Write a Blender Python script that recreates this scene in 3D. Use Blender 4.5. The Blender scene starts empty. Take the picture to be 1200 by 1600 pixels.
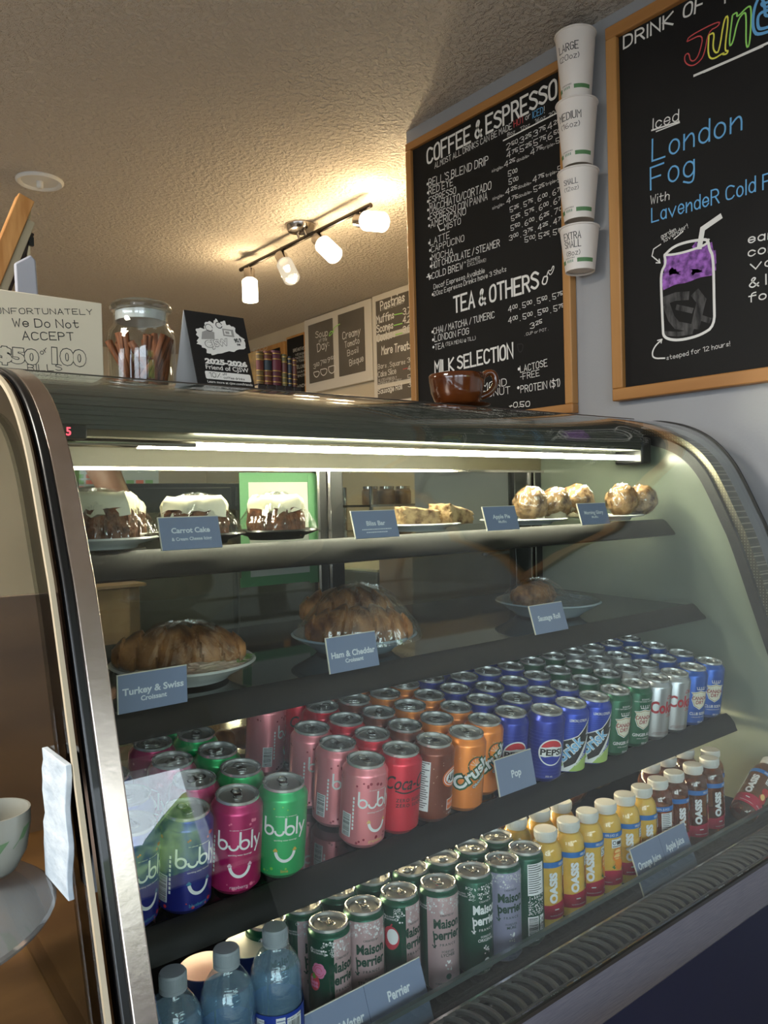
import bpy, bmesh, math, random
from mathutils import Vector, Matrix, Euler, noise as mnoise
random.seed(7)
PI = math.pi
H = 1.15                      # camera height above the floor; z values below are often given from it
S = bpy.context.scene
COL = S.collection

# ------------------------------------------------------------------ camera, world, exposure
def cam_setup():
    yaw, pitch, roll = (math.radians(a) for a in (39.1335, -0.787, 1.3885))
    f = Vector((math.sin(yaw)*math.cos(pitch), math.cos(yaw)*math.cos(pitch), math.sin(pitch)))
    r = Vector((math.cos(yaw), -math.sin(yaw), 0)); d = f.cross(r)
    r2 = math.cos(roll)*r + math.sin(roll)*d
    d2 = -math.sin(roll)*r + math.cos(roll)*d
    cd = bpy.data.cameras.new('camera'); cd.sensor_fit = 'VERTICAL'; cd.sensor_height = 24
    cd.lens = 24*1240/1600; cd.clip_start = 0.02; cd.clip_end = 200
    co = bpy.data.objects.new('camera', cd); COL.objects.link(co)
    m = Matrix((( r2.x, -d2.x, -f.x, 0), (r2.y, -d2.y, -f.y, 0), (r2.z, -d2.z, -f.z, H), (0, 0, 0, 1)))
    co.matrix_world = m
    S.camera = co
cam_setup()
V = S.view_settings
V.view_transform = 'Standard'; V.look = 'None'; V.exposure = 0.0; V.gamma = 1.0; V.use_curve_mapping = False
S.cycles.use_denoising = True
S.cycles.max_bounces = 10; S.cycles.diffuse_bounces = 4; S.cycles.glossy_bounces = 5
S.cycles.transmission_bounces = 8; S.cycles.transparent_max_bounces = 40
S.cycles.caustics_reflective = False; S.cycles.caustics_refractive = False
S.cycles.sample_clamp_indirect = 6.0
W = bpy.data.worlds.new('sky'); S.world = W; W.use_nodes = True
WN = W.node_tree.nodes; WB = WN['Background']
WB.inputs[0].default_value = (0.78, 0.88, 1.0, 1); WB.inputs[1].default_value = 7.5
LED_POWER = 16.0; LED_LOW = 17.0; TRACK_W = 32.0; SHADE_E = 9.0; ROOM_W = 38.0; SHOP_W = 98.0
TRACK_COL = (1.0, 0.80, 0.50)

def area(name, loc, rot, sx, sy, power, col):
    l = bpy.data.lights.new(name, 'AREA'); l.shape = 'RECTANGLE'; l.size = sx; l.size_y = sy
    l.energy = power; l.color = col
    o = bpy.data.objects.new(name, l); COL.objects.link(o); o.location = loc; o.rotation_euler = rot
    return o

# ------------------------------------------------------------------ materials
def lin(c):
    return tuple(((v/255)/12.92 if v/255 <= .04045 else ((v/255+.055)/1.055)**2.4) for v in c)
MATS = {}
def prin(name, col, rough=.5, metal=0., coat=0., emit=None, es=0., ior=1.5, trans=0., spec=.5):
    if name in MATS: return MATS[name]
    m = bpy.data.materials.new(name); m.use_nodes = True
    b = m.node_tree.nodes['Principled BSDF']
    b.inputs['Base Color'].default_value = (*lin(col), 1)
    b.inputs['Roughness'].default_value = rough; b.inputs['Metallic'].default_value = metal
    b.inputs['Coat Weight'].default_value = coat; b.inputs['IOR'].default_value = ior
    b.inputs['Transmission Weight'].default_value = trans
    b.inputs['Specular IOR Level'].default_value = spec
    if emit: b.inputs['Emission Color'].default_value = (*lin(emit), 1); b.inputs['Emission Strength'].default_value = es
    MATS[name] = m
    return m
def N(m, t, **kw):
    n = m.node_tree.nodes.new(t)
    for k, v in kw.items(): setattr(n, k, v)
    return n
def L(m, a, b): m.node_tree.links.new(a, b)
def noise_mat(name, c1, c2, scale, rough=.6, bump=0., detail=4, stretch=(1,1,1), metal=0., lo=.35, hi=.65, coat=0., bscale=None, coord='Object', spec=.5):
    """two colours mixed by stretched noise, with an optional bump from noise"""
    if name in MATS: return MATS[name]
    m = prin(name, c1, rough, metal, coat, spec=spec); b = m.node_tree.nodes['Principled BSDF']
    tc = N(m, 'ShaderNodeTexCoord'); mp = N(m, 'ShaderNodeMapping'); mp.inputs['Scale'].default_value = stretch
    L(m, tc.outputs[coord], mp.inputs[0])
    n = N(m, 'ShaderNodeTexNoise'); n.inputs['Scale'].default_value = scale; n.inputs['Detail'].default_value = detail
    L(m, mp.outputs[0], n.inputs['Vector'])
    r = N(m, 'ShaderNodeValToRGB'); r.color_ramp.elements[0].position = lo; r.color_ramp.elements[1].position = hi
    r.color_ramp.elements[0].color = (*lin(c1), 1); r.color_ramp.elements[1].color = (*lin(c2), 1)
    L(m, n.outputs[0], r.inputs[0]); L(m, r.outputs[0], b.inputs['Base Color'])
    if bump:
        n2 = N(m, 'ShaderNodeTexNoise'); n2.inputs['Scale'].default_value = bscale or scale; n2.inputs['Detail'].default_value = detail
        L(m, mp.outputs[0], n2.inputs['Vector'])
        bp = N(m, 'ShaderNodeBump'); bp.inputs['Strength'].default_value = 1; bp.inputs['Distance'].default_value = bump
        L(m, n2.outputs[0], bp.inputs['Height']); L(m, bp.outputs[0], b.inputs['Normal'])
    return m
def thin(name, tint, rough=0.0, base=.04, gain=.96, bump=0., bscale=60, stretch=(1,1,1), power=5., diffuse=None, dfac=0.):
    """clear sheet: straight-through transparency with a Schlick reflection on top"""
    if name in MATS: return MATS[name]
    m = bpy.data.materials.new(name); m.use_nodes = True; nt = m.node_tree
    nt.nodes.remove(nt.nodes['Principled BSDF']); out = nt.nodes['Material Output']
    tr = N(m, 'ShaderNodeBsdfTransparent'); tr.inputs[0].default_value = (*tint, 1)
    gl = N(m, 'ShaderNodeBsdfGlossy'); gl.inputs['Roughness'].default_value = rough; gl.inputs[0].default_value = (1,1,1,1)
    lw = N(m, 'ShaderNodeLayerWeight'); lw.inputs['Blend'].default_value = .5
    p = N(m, 'ShaderNodeMath', operation='POWER'); p.inputs[1].default_value = power
    mu = N(m, 'ShaderNodeMath', operation='MULTIPLY_ADD'); mu.inputs[1].default_value = gain; mu.inputs[2].default_value = base
    mu.use_clamp = True
    L(m, lw.outputs['Facing'], p.inputs[0]); L(m, p.outputs[0], mu.inputs[0])
    mix = N(m, 'ShaderNodeMixShader'); L(m, mu.outputs[0], mix.inputs[0])
    src = tr.outputs[0]
    if diffuse:
        df = N(m, 'ShaderNodeBsdfDiffuse'); df.inputs[0].default_value = (*lin(diffuse), 1)
        mx = N(m, 'ShaderNodeMixShader'); mx.inputs[0].default_value = dfac
        L(m, tr.outputs[0], mx.inputs[1]); L(m, df.outputs[0], mx.inputs[2]); src = mx.outputs[0]
    L(m, src, mix.inputs[1]); L(m, gl.outputs[0], mix.inputs[2]); L(m, mix.outputs[0], out.inputs[0])
    if bump:
        tc = N(m, 'ShaderNodeTexCoord'); mp = N(m, 'ShaderNodeMapping'); mp.inputs['Scale'].default_value = stretch
        n2 = N(m, 'ShaderNodeTexNoise'); n2.inputs['Scale'].default_value = bscale; n2.inputs['Detail'].default_value = 3
        L(m, tc.outputs['Object'], mp.inputs[0]); L(m, mp.outputs[0], n2.inputs['Vector'])
        bp = N(m, 'ShaderNodeBump'); bp.inputs['Distance'].default_value = bump; bp.inputs['Strength'].default_value = 1
        L(m, n2.outputs[0], bp.inputs['Height']); L(m, bp.outputs[0], gl.inputs['Normal']); L(m, bp.outputs[0], lw.inputs['Normal'])
    MATS[name] = m
    return m
def emit(name, col, s):
    if name in MATS: return MATS[name]
    m = bpy.data.materials.new(name); m.use_nodes = True; nt = m.node_tree
    nt.nodes.remove(nt.nodes['Principled BSDF'])
    e = N(m, 'ShaderNodeEmission'); e.inputs[0].default_value = (*col, 1); e.inputs[1].default_value = s
    L(m, e.outputs[0], nt.nodes['Material Output'].inputs[0]); MATS[name] = m
    return m

# ------------------------------------------------------------------ mesh builder
class MB:
    def __init__(s): s.v = []; s.f = []; s.m = []
    def add(s, vs, fs, mat=0, M=None):
        o = len(s.v)
        s.v += [tuple(M @ Vector(p)) if M else tuple(p) for p in vs]
        for i, f in enumerate(fs):
            s.f.append([a+o for a in f]); s.m.append(mat[i] if isinstance(mat, list) else mat)
        return s
    def box(s, x0, x1, y0, y1, z0, z1, mat=0, M=None):
        vs = [(x, y, z) for x in (x0, x1) for y in (y0, y1) for z in (z0, z1)]
        return s.add(vs, [(0,1,3,2), (4,6,7,5), (0,4,5,1), (2,3,7,6), (0,2,6,4), (1,5,7,3)], mat, M)
    def lathe(s, prof, n=40, mat=0, M=None, close=True):
        vs = []; fs = []; ms = []; k = len(prof)
        for r, z in prof:
            for i in range(n):
                a = 2*PI*i/n; vs.append((r*math.cos(a), r*math.sin(a), z))
        for j in range(k-1):
            for i in range(n):
                b = (i+1) % n
                fs.append((j*n+i, j*n+b, (j+1)*n+b, (j+1)*n+i)); ms.append(mat[j] if isinstance(mat, (list, tuple)) else mat)
        if close:
            if prof[0][0] > 1e-5: fs.append(tuple(range(n))[::-1]); ms.append(ms[0])
            if prof[-1][0] > 1e-5: fs.append(tuple(range((k-1)*n, k*n))); ms.append(ms[-1])
        return s.add(vs, fs, ms, M)
    def tube(s, pts, r, n=8, mat=0, M=None, closed=False, rs=None):
        P = [Vector(p) for p in pts]; k = len(P); vs = []; fs = []; up = None
        for i, p in enumerate(P):
            a = P[(i-1) % k] if closed or i > 0 else P[i]; b = P[(i+1) % k] if closed or i < k-1 else P[i]
            t = (b-a).normalized()
            if up is None or abs(up.dot(t)) > .98: up = Vector((0,0,1)) if abs(t.z) < .9 else Vector((1,0,0))
            u = (up - t*up.dot(t)).normalized(); w = t.cross(u); up = u
            rr = rs[i] if rs else r
            for j in range(n):
                q = 2*PI*j/n; vs.append(p + rr*(math.cos(q)*u + math.sin(q)*w))
        for i in range(k if closed else k-1):
            for j in range(n):
                c = (j+1) % n; b = (i+1) % k
                fs.append((i*n+j, i*n+c, b*n+c, b*n+j))
        if not closed: fs.append(tuple(range(n))[::-1]); fs.append(tuple(range((k-1)*n, k*n)))
        return s.add(vs, fs, mat, M)
    def extr(s, poly, axis, a, b, mat=0, M=None):
        """closed polygon (two coordinates) extruded along axis 0/1/2 from a to b"""
        def mk(p, c):
            return (c, p[0], p[1]) if axis == 0 else (p[0], c, p[1]) if axis == 1 else (p[0], p[1], c)
        k = len(poly)
        vs = [mk(p, a) for p in poly] + [mk(p, b) for p in poly]
        fs = [tuple(range(k))[::-1], tuple(range(k, 2*k))] + [(i, (i+1) % k, (i+1) % k+k, i+k) for i in range(k)]
        return s.add(vs, fs, mat, M)
    def build(s, name, mats, parent=None, local=False, smooth=35, bevel=0., solid=0., sub=0, loc=None):
        me = bpy.data.meshes.new(name)
        off = Vector((0,0,0))
        if parent is not None and not local:
            q = parent
            while q: off += q.location; q = q.parent
        if loc is not None: off = Vector(loc)
        me.from_pydata([tuple(Vector(p)-off) for p in s.v], [], s.f)
        if not isinstance(mats, (list, tuple)): mats = [mats]
        for m in mats: me.materials.append(m)
        me.polygons.foreach_set('material_index', s.m)
        bm = bmesh.new(); bm.from_mesh(me); bmesh.ops.recalc_face_normals(bm, faces=bm.faces); bm.to_mesh(me); bm.free()
        if smooth:
            me.polygons.foreach_set('use_smooth', [True]*len(me.polygons))
            me.set_sharp_from_angle(angle=math.radians(smooth))
        me.update()
        o = bpy.data.objects.new(name, me); COL.objects.link(o)
        if parent is not None: o.parent = parent
        elif loc is not None: o.location = loc
        if bevel:
            b = o.modifiers.new('bevel', 'BEVEL'); b.width = bevel; b.segments = 2; b.limit_method = 'ANGLE'; b.angle_limit = math.radians(40)
        if solid:
            q = o.modifiers.new('solid', 'SOLIDIFY'); q.thickness = solid; q.offset = 0
        if sub:
            q = o.modifiers.new('sub', 'SUBSURF'); q.levels = sub; q.render_levels = sub
        return o
def tag(o, label, cat, group=None, kind=None):
    o['label'] = label; o['category'] = cat
    if group: o['group'] = group
    if kind: o['kind'] = kind
    return o
def thing(name, label, cat, loc=(0,0,0), group=None):
    o = bpy.data.objects.new(name, None); o.empty_display_size = .02; COL.objects.link(o); o.location = loc
    return tag(o, label, cat, group)
def struct(o): o['kind'] = 'structure'; return o
def dup(root, loc, label, group=None, rot=None):
    c = root.copy(); COL.objects.link(c); c.location = loc; c['label'] = label
    if group: c['group'] = group
    if rot is not None: c.rotation_euler = rot
    for ch in root.children:
        d = ch.copy(); COL.objects.link(d); d.parent = c
        for g in ch.children:
            e = g.copy(); COL.objects.link(e); e.parent = d
    return c
def smooth_path(P, it=2, closed=False):
    for _ in range(it):
        Q = []
        k = len(P)
        if not closed: Q.append(P[0])
        for i in range(k if closed else k-1):
            a, b = P[i], P[(i+1) % k]
            Q.append(tuple(.75*x+.25*y for x, y in zip(a, b))); Q.append(tuple(.25*x+.75*y for x, y in zip(a, b)))
        if not closed: Q.append(P[-1])
        P = Q
    return P

# ------------------------------------------------------------------ lettering
GL = {'A':'022842 1434','B':'0208 ~0838463505 ~0535433202','C':'~47280703123243','D':'0208 ~082847432202','E':'48080242 0535','F':'480802 0535',
'G':'~47280703123243 434525','H':'0802 4842 0545','I':'0802','J':'~3833221203','K':'0802 480542','L':'080242','M':'0208254842','N':'02084248',
'O':'~280703123243473828','P':'0208 ~0838463505','Q':'~280703123243473828 2341','R':'0208 ~0838463505 2542','S':'~472807063544432203','T':'0848 2822',
'U':'~080312324348','V':'082248','W':'0812263248','X':'0842 4802','Y':'0825 482522','Z':'08480242',
'0':'~280703123243473828','1':'072822','2':'~0728474602 0242','3':'~0728474625 ~2545433203','4':'380444 3832','5':'480805 ~0535433203','6':'~380603123243442504',
'7':'084812','8':'~25060728474625 ~2504031232434425','9':'~46250607284746 4612',
'a':'~160503122233352616 3632','b':'0802 ~160503122233352616','c':'~3526160503122233','d':'~160503122233352616 3832','e':'0434 ~343526160503122233',
'f':'~38281712 0636','g':'~160503122233352616 ~36312001','h':'0802 ~04162635 3532','i':'0602 !08','j':'~16110100 !18','k':'0802 360432','l':'0802','m':'0602 ~04162522 ~24364542','n':'0602 ~04263532','o':'~160503122233352616','p':'0600 ~160503122233352616','q':'~160503122233352616 3630',
'r':'0602 ~042636','s':'~352605332203','t':'~18132233 0636','u':'~06031233 3632','v':'062246','w':'0612243246','x':'0632 3602','y':'0613 3600','z':'06360232',
'.':'!02',',':'0211','!':'0804 !02','-':'0525','/':'0238','&':'~42161728370403122244',"'":'0807',':':'!05 !03','(':'~18060412','(':'~18060412',')':'~08161402',
'$':'~472807063544432203 2921','>':'052403','%':'0248 !07 !43','+':'0434 1325','*':'0533 0335 1612','@':'~341435453313 ~4345270512423','"':'0807 2827','~':'~05163425','#':'0535'}
GL['@'] = '~34142233 ~343344462705031242'
def gwidth(st):
    xs = [int(t[i]) for t in st.split() for t in [t.lstrip('~!')] for i in range(0, len(t)-1, 2)]
    return max(xs) if xs else 0
def ribbon(pts, w):
    """flat ribbon along 2D points -> verts, quads"""
    P = [Vector(p) for p in pts]
    Q = [P[0]]
    for p in P[1:]:
        if (p-Q[-1]).length > 1e-6: Q.append(p)
    P = Q
    if len(P) < 2: return [], []
    closed = (P[0]-P[-1]).length < w*.6 and len(P) > 3
    a = (P[0]-P[1]).normalized()*w*.5; b = (P[-1]-P[-2]).normalized()*w*.5
    if not closed: P[0] = P[0]+a; P[-1] = P[-1]+b
    vs = []; k = len(P)
    for i in range(k):
        d1 = (P[i]-P[i-1]).normalized() if i > 0 else (P[1]-P[0]).normalized()
        d2 = (P[i+1]-P[i]).normalized() if i < k-1 else d1
        n = (d1+d2); n = n.normalized() if n.length > .2 else d1
        t = Vector((-n.y, n.x)); c = max(.45, t.dot(Vector((-d1.y, d1.x))))
        o = t*(w*.5/c); vs += [P[i]+o, P[i]-o]
    return [tuple(p) for p in vs], [(2*i, 2*i+2, 2*i+3, 2*i+1) for i in range(k-1)]
def disc2(x, y, r, n=10, ry=None, a0=0, a1=2*PI):
    k = n if abs(a1-a0-2*PI) < 1e-6 else n+1
    return [(x+r*math.cos(a0+(a1-a0)*i/n), y+(ry or r)*math.sin(a0+(a1-a0)*i/n)) for i in range(k)]
_fc = {}
def font_geo(body, bold=0., shear=0., sp=1.):
    key = (body, bold, shear, sp)
    if key not in _fc:
        c = bpy.data.curves.new('t', 'FONT'); c.body = body; c.size = 1; c.offset = bold; c.shear = shear; c.resolution_u = 3; c.space_character = sp
        o = bpy.data.objects.new('t', c); COL.objects.link(o)
        bpy.context.view_layer.update()
        me = bpy.data.meshes.new_from_object(o.evaluated_get(bpy.context.evaluated_depsgraph_get()))
        vs = [(v.co.x, v.co.y) for v in me.vertices]; fs = [tuple(p.vertices) for p in me.polygons]
        bpy.data.objects.remove(o); bpy.data.curves.remove(c); bpy.data.meshes.remove(me)
        xs = [p[0] for p in vs] or [0]
        _fc[key] = (vs, fs, min(xs), max(xs))
    return _fc[key]
CAP = .69
class Lab:
    """flat artwork (x right, y up) that is then laid on a plane or wrapped round a can"""
    def __init__(s): s.it = []
    def poly(s, pts, mat, lay=1): s.it.append((list(pts), [tuple(range(len(pts)))], mat, lay)); return s
    def rect(s, x0, y0, x1, y1, mat, lay=1): return s.poly([(x0,y0),(x1,y0),(x1,y1),(x0,y1)], mat, lay)
    def circ(s, x, y, r, mat, lay=1, ry=None, n=18): return s.poly(disc2(x, y, r, n, ry), mat, lay)
    def rib(s, pts, w, mat, lay=1, sm=0):
        if sm: pts = smooth_path([tuple(p) for p in pts], sm)
        v, f = ribbon(pts, w)
        if f: s.it.append((v, f, mat, lay))
        return s
    def text(s, body, x, y, h, mat, align='c', bold=0., shear=0., rot=0., w=None, lay=2, sp=1.):
        vs, fs, a, b = font_geo(body, bold, shear, sp)
        k = h/CAP; kx = w/(b-a) if w else k
        ox = {'c': -(a+b)/2, 'l': -a, 'r': -b}[align]
        cr, sr = math.cos(rot), math.sin(rot); out = []
        for px, py in vs:
            px, py = (px+ox)*kx, py*k
            out.append((x+px*cr-py*sr, y+px*sr+py*cr))
        s.it.append((out, fs, mat, lay)); return s
    def hand(s, body, x0, y0, x1, y1, h, mat, bold=0, lay=2, sw=None, slant=0., jit=.25):
        """single-stroke hand lettering from (x0,y0) to (x1,y1), capital height h"""
        adv = 0; gl = []; sup = False
        for ch in body:
            if ch == '^': sup = True; continue
            if sup and not ch.isdigit(): sup = False
            k = .62 if sup else 1.
            if ch == ' ' or ch not in GL: adv += 2.2; continue
            gl.append((GL[ch], adv, k)); adv += (gwidth(GL[ch]) + (1.5 if ch.isalnum() else 1.2))*k
        if not gl: return s
        adv = max(adv-1.4, .5)
        dx, dy = x1-x0, y1-y0; ln = math.hypot(dx, dy); ux, uy = dx/ln, dy/ln
        sx = ln/adv; sy = h/6; w = sw or h*(.15 if bold else .10)
        rnd = random.Random(hash(len(body)*7+int(h*1e4)))
        for st, ad, k in gl:
            jy = (rnd.random()-.5)*jit; jk = 1+(rnd.random()-.5)*.08*(jit > 0)
            for t in st.split():
                mode = t[0] if t[0] in '~!' else ''; t = t.lstrip('~!')
                pts = [(int(t[i]), int(t[i+1])-2) for i in range(0, len(t)-1, 2)]
                yo = 6*(1-k) if k < 1 else 0
                P = []
                for a, b in pts:
                    b = b*k*jk+yo+jy; a = ad+a*k+slant*b
                    P.append((x0+ux*a*sx-uy*b*sy, y0+uy*a*sx+ux*b*sy))
                if mode == '!': s.circ(P[0][0], P[0][1], w*.75, mat, lay, n=8); continue
                if mode == '~': P = smooth_path(P, 2)
                s.rib(P, w, mat, lay)
        return s
    def emit(s, mb, fn, slices=0., rot=0.):
        for ii, (vs, fs, mat, lay) in enumerate(s.it):
            lay = lay+(ii % 24)*.035
            if slices:
                bm = bmesh.new(); bv = [bm.verts.new((p[0], p[1], 0)) for p in vs]
                for f in fs:
                    try: bm.faces.new([bv[i] for i in f])
                    except ValueError: pass
                xs = [p[0] for p in vs]
                a = math.floor(min(xs)/slices)+1
                while a*slices < max(xs):
                    bmesh.ops.bisect_plane(bm, geom=bm.verts[:]+bm.edges[:]+bm.faces[:], plane_co=(a*slices, 0, 0), plane_no=(1, 0, 0)); a += 1
                bm.verts.index_update()
                vs2 = [(v.co.x, v.co.y) for v in bm.verts]; fs2 = [tuple(v.index for v in f.verts) for f in bm.faces]; bm.free()
            else: vs2, fs2 = vs, fs
            mb.add([fn(p[0], p[1], lay) for p in vs2], fs2, mat)
        return mb
def wrap(R, th0=0., dz=.00012):
    """artwork -> cylinder of radius R facing -Y; R may be a function of height"""
    def f(x, y, lay):
        r0 = R(y) if callable(R) else R
        r = r0+dz*(lay+1); a = th0+x/(R(.05) if callable(R) else R)
        return (r*math.sin(a), -r*math.cos(a), y)
    return f

MENU = [('COFFEE & ESPRESSO', -2.061, 2.331, -1.493, 2.332, 0.0577, 0, 1), ('ALMOST ALL DRINKS CAN BE MADE', -2.024, 2.302, -1.669, 2.306, 0.0222, 0), ('HOT', -1.66, 2.307, -1.619, 2.308, 0.0236, 1), ('or', -1.613, 2.311, -1.594, 2.311, 0.0196, 0), ('ICED', -1.585, 2.306, -1.545, 2.305, 0.023, 2), ('!', -1.54, 2.305, -1.535, 2.305, 0.0227, 0), ('8oz', -1.689, 2.289, -1.657, 2.287, 0.0137, 0), ('12oz', -1.635, 2.286, -1.597, 2.286, 0.0135, 0), ('16oz', -1.577, 2.288, -1.537, 2.286, 0.0133, 0), ('20oz:', -1.524, 2.285, -1.48, 2.283, 0.014, 0), ("BELL'S BLEND DRIP", -2.057, 2.249, -1.772, 2.232, 0.0295, 0), ('RED EYE', -2.057, 2.221, -1.936, 2.216, 0.0271, 0), ('ESPRESSO', -2.057, 2.189, -1.923, 2.185, 0.0271, 0), ('MACCHIATO/CORTADO', -2.055, 2.159, -1.762, 2.148, 0.0295, 0), ('ESPRESSO CON PANNA', -2.054, 2.131, -1.78, 2.119, 0.0272, 0), ('AMERICANO', -2.051, 2.104, -1.878, 2.101, 0.0271, 0), ('MISTO', -1.982, 2.076, -1.903, 2.077, 0.0243, 0), ('2^50.3^25.3^75.4^25', -1.693, 2.247, -1.484, 2.248, 0.0223, 0), ('4^75.5^25.5^75.6^50', -1.693, 2.221, -1.484, 2.218, 0.0223, 0), ('4^25', -1.704, 2.197, -1.662, 2.194, 0.0213, 0), ('single>', -1.758, 2.199, -1.709, 2.197, 0.0119, 0), ('double>', -1.652, 2.196, -1.603, 2.195, 0.0115, 0), ('4^75', -1.597, 2.197, -1.553, 2.195, 0.0206, 0), ('triple>', -1.55, 2.197, -1.504, 2.196, 0.0112, 0), ('5^25', -1.499, 2.196, -1.464, 2.196, 0.0199, 0), ('5^00', -1.689, 2.162, -1.654, 2.159, 0.0212, 0), ('5^00', -1.687, 2.136, -1.651, 2.133, 0.0212, 0), ('single>', -1.758, 2.11, -1.709, 2.108, 0.0119, 0), ('4^25', -1.701, 2.11, -1.657, 2.107, 0.0213, 0), ('double>', -1.65, 2.112, -1.597, 2.11, 0.0115, 0), ('4^75', -1.59, 2.112, -1.549, 2.109, 0.0206, 0), ('triple>', -1.54, 2.112, -1.499, 2.112, 0.0111, 0), ('5^25', -1.495, 2.112, -1.463, 2.111, 0.0199, 0), ('single>', -1.759, 2.08, -1.708, 2.08, 0.0119, 0), ('4^75', -1.698, 2.08, -1.654, 2.078, 0.0213, 0), ('double>', -1.649, 2.084, -1.596, 2.083, 0.0115, 0), ('5^25', -1.587, 2.081, -1.548, 2.08, 0.0206, 0), ('triple>', -1.541, 2.086, -1.5, 2.086, 0.0111, 0), ('5^75', -1.496, 2.081, -1.462, 2.08, 0.02, 0), ('5^25 . 5^75 . 6^00 . 6^75', -1.684, 2.048, -1.481, 2.049, 0.0202, 0), ('5^25 . 5^75 . 6^00 . 6^75', -1.679, 2.019, -1.478, 2.021, 0.0201, 0), ('5^50 . 6^00 . 6^25 . 7^00', -1.682, 1.99, -1.475, 1.991, 0.0202, 0), ('3^00 . 3^75 . 4^25 . 4^75', -1.69, 1.961, -1.479, 1.962, 0.0202, 0), ('5^00. 5^25. 5^50', -1.627, 1.939, -1.479, 1.928, 0.0198, 0), ('LATTE', -2.056, 2.044, -1.958, 2.044, 0.0248, 0), ('CAPPUCINO', -2.051, 2.018, -1.889, 2.015, 0.0248, 0), ('MOCHA', -2.049, 1.989, -1.943, 1.984, 0.0248, 0), ('HOT CHOCOLATE / STEAMER', -2.05, 1.961, -1.731, 1.956, 0.026, 0), ('COLD BREW', -2.051, 1.926, -1.898, 1.924, 0.0261, 0), ('* SUMMER', -1.89, 1.94, -1.819, 1.937, 0.0113, 0), ('EXCLUSIVE!', -1.876, 1.926, -1.793, 1.923, 0.0113, 0), ('Decaf Espresso Available', -2.043, 1.888, -1.799, 1.888, 0.0189, 0), ('20oz Espresso Drinks have 3 Shots', -2.044, 1.864, -1.705, 1.87, 0.0189, 0), ('TEA & OTHERS', -1.944, 1.786, -1.577, 1.788, 0.0547, 0, 1), ('CHAI / MATCHA / TUMERIC', -2.049, 1.732, -1.76, 1.734, 0.0249, 0), ('LONDON FOG', -2.045, 1.705, -1.877, 1.703, 0.0249, 0), ('TEA', -2.044, 1.676, -1.998, 1.676, 0.0226, 0), ('(TEA MENU @ TILL)', -1.989, 1.68, -1.847, 1.678, 0.014, 0), ('4^00 . 5^00 . 5^50 . 5^75', -1.7, 1.739, -1.488, 1.741, 0.0215, 0), ('4^00 . 5^00 . 5^50 . 5^75', -1.701, 1.704, -1.484, 1.704, 0.0215, 0), ('3^25', -1.612, 1.669, -1.567, 1.673, 0.0219, 0), ('. CUP or POT .', -1.635, 1.653, -1.543, 1.654, 0.0095, 0), ('MILK SELECTION', -2.046, 1.591, -1.685, 1.594, 0.0476, 0, 1), ('LACTOSE', -1.656, 1.542, -1.549, 1.547, 0.0239, 0), ('-FREE', -1.656, 1.519, -1.58, 1.522, 0.0213, 0), ('PROTEIN ($1)', -1.656, 1.479, -1.504, 1.48, 0.0255, 0), ('ALMOND', -1.873, 1.506, -1.714, 1.51, 0.0255, 0), ('COCONUT', -1.874, 1.482, -1.7, 1.483, 0.0256, 0), ('+0.50', -1.705, 1.437, -1.621, 1.433, 0.0195, 0, 1)]
MENU_ST = [(0,0.004,[(-1.705,2.282),(-1.477,2.286)]),(0,0.004,[(-2.016,2.103),(-2.004,2.081),(-1.982,2.081)]),(0,0.004,[(-2.077,1.938),(-2.054,1.938)]),(0,0.004,[(-2.071,1.945),(-2.057,1.929)]),(0,0.004,[(-2.066,1.947),(-2.064,1.927)]),(0,0.0045,[(-1.555,1.817),(-1.564,1.798),(-1.547,1.792),(-1.539,1.816),(-1.555,1.817)]),(0,0.003,[(-1.544,1.817),(-1.537,1.833),(-1.527,1.828),(-1.52,1.842),(-1.515,1.838),(-1.521,1.824),(-1.531,1.816),(-1.537,1.826)]),(3,0.003,[(-1.666,1.632),(-1.661,1.606),(-1.647,1.606),(-1.641,1.63),(-1.666,1.632)])]
MENU_BUL = [(-2.063,2.261),(-2.062,2.23),(-2.063,2.2),(-2.063,2.17),(-2.061,2.14),(-2.059,2.114),(-2.061,2.054),(-2.058,2.027),(-2.055,1.997),(-2.056,1.971),(-2.055,1.741),(-2.053,1.713),(-2.052,1.687),(-1.662,1.554),(-1.666,1.496),(-2.049,1.871)]
DRINK = [('DRINK', -1.263, 2.37, -1.116, 2.366, 0.0354, 0, 1), ('OF', -1.087, 2.369, -1.032, 2.362, 0.0349, 0, 1), ('THE MONTH', -0.991, 2.352, -0.664, 2.342, 0.0319, 0, 1), ('Iced', -1.179, 2.119, -1.105, 2.115, 0.0327, 0), ('London', -1.183, 2.038, -0.94, 2.029, 0.06, 2, 1), ('Fog', -1.189, 1.964, -1.064, 1.963, 0.0603, 2, 1), ('With', -1.191, 1.925, -1.136, 1.921, 0.0251, 0), ('LavendeR Cold Foam', -1.188, 1.876, -0.799, 1.868, 0.0377, 2), ('earl grey', -0.929, 1.752, -0.752, 1.742, 0.0235, 0, 1), ('cold brew', -0.93, 1.72, -0.741, 1.711, 0.0235, 0, 1), ('vanilla', -0.925, 1.686, -0.785, 1.682, 0.0235, 0, 1), ('& lavender', -0.928, 1.644, -0.714, 1.643, 0.0261, 0, 1), ('foam', -0.93, 1.61, -0.834, 1.609, 0.0235, 0, 1), ('garden', -1.16, 1.825, -1.118, 1.834, 0.0142, 0), ('lavender!', -1.152, 1.814, -1.085, 1.833, 0.0142, 0), ('steeped for 12 hours!', -1.152, 1.504, -0.98, 1.513, 0.0136, 0)]
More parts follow.
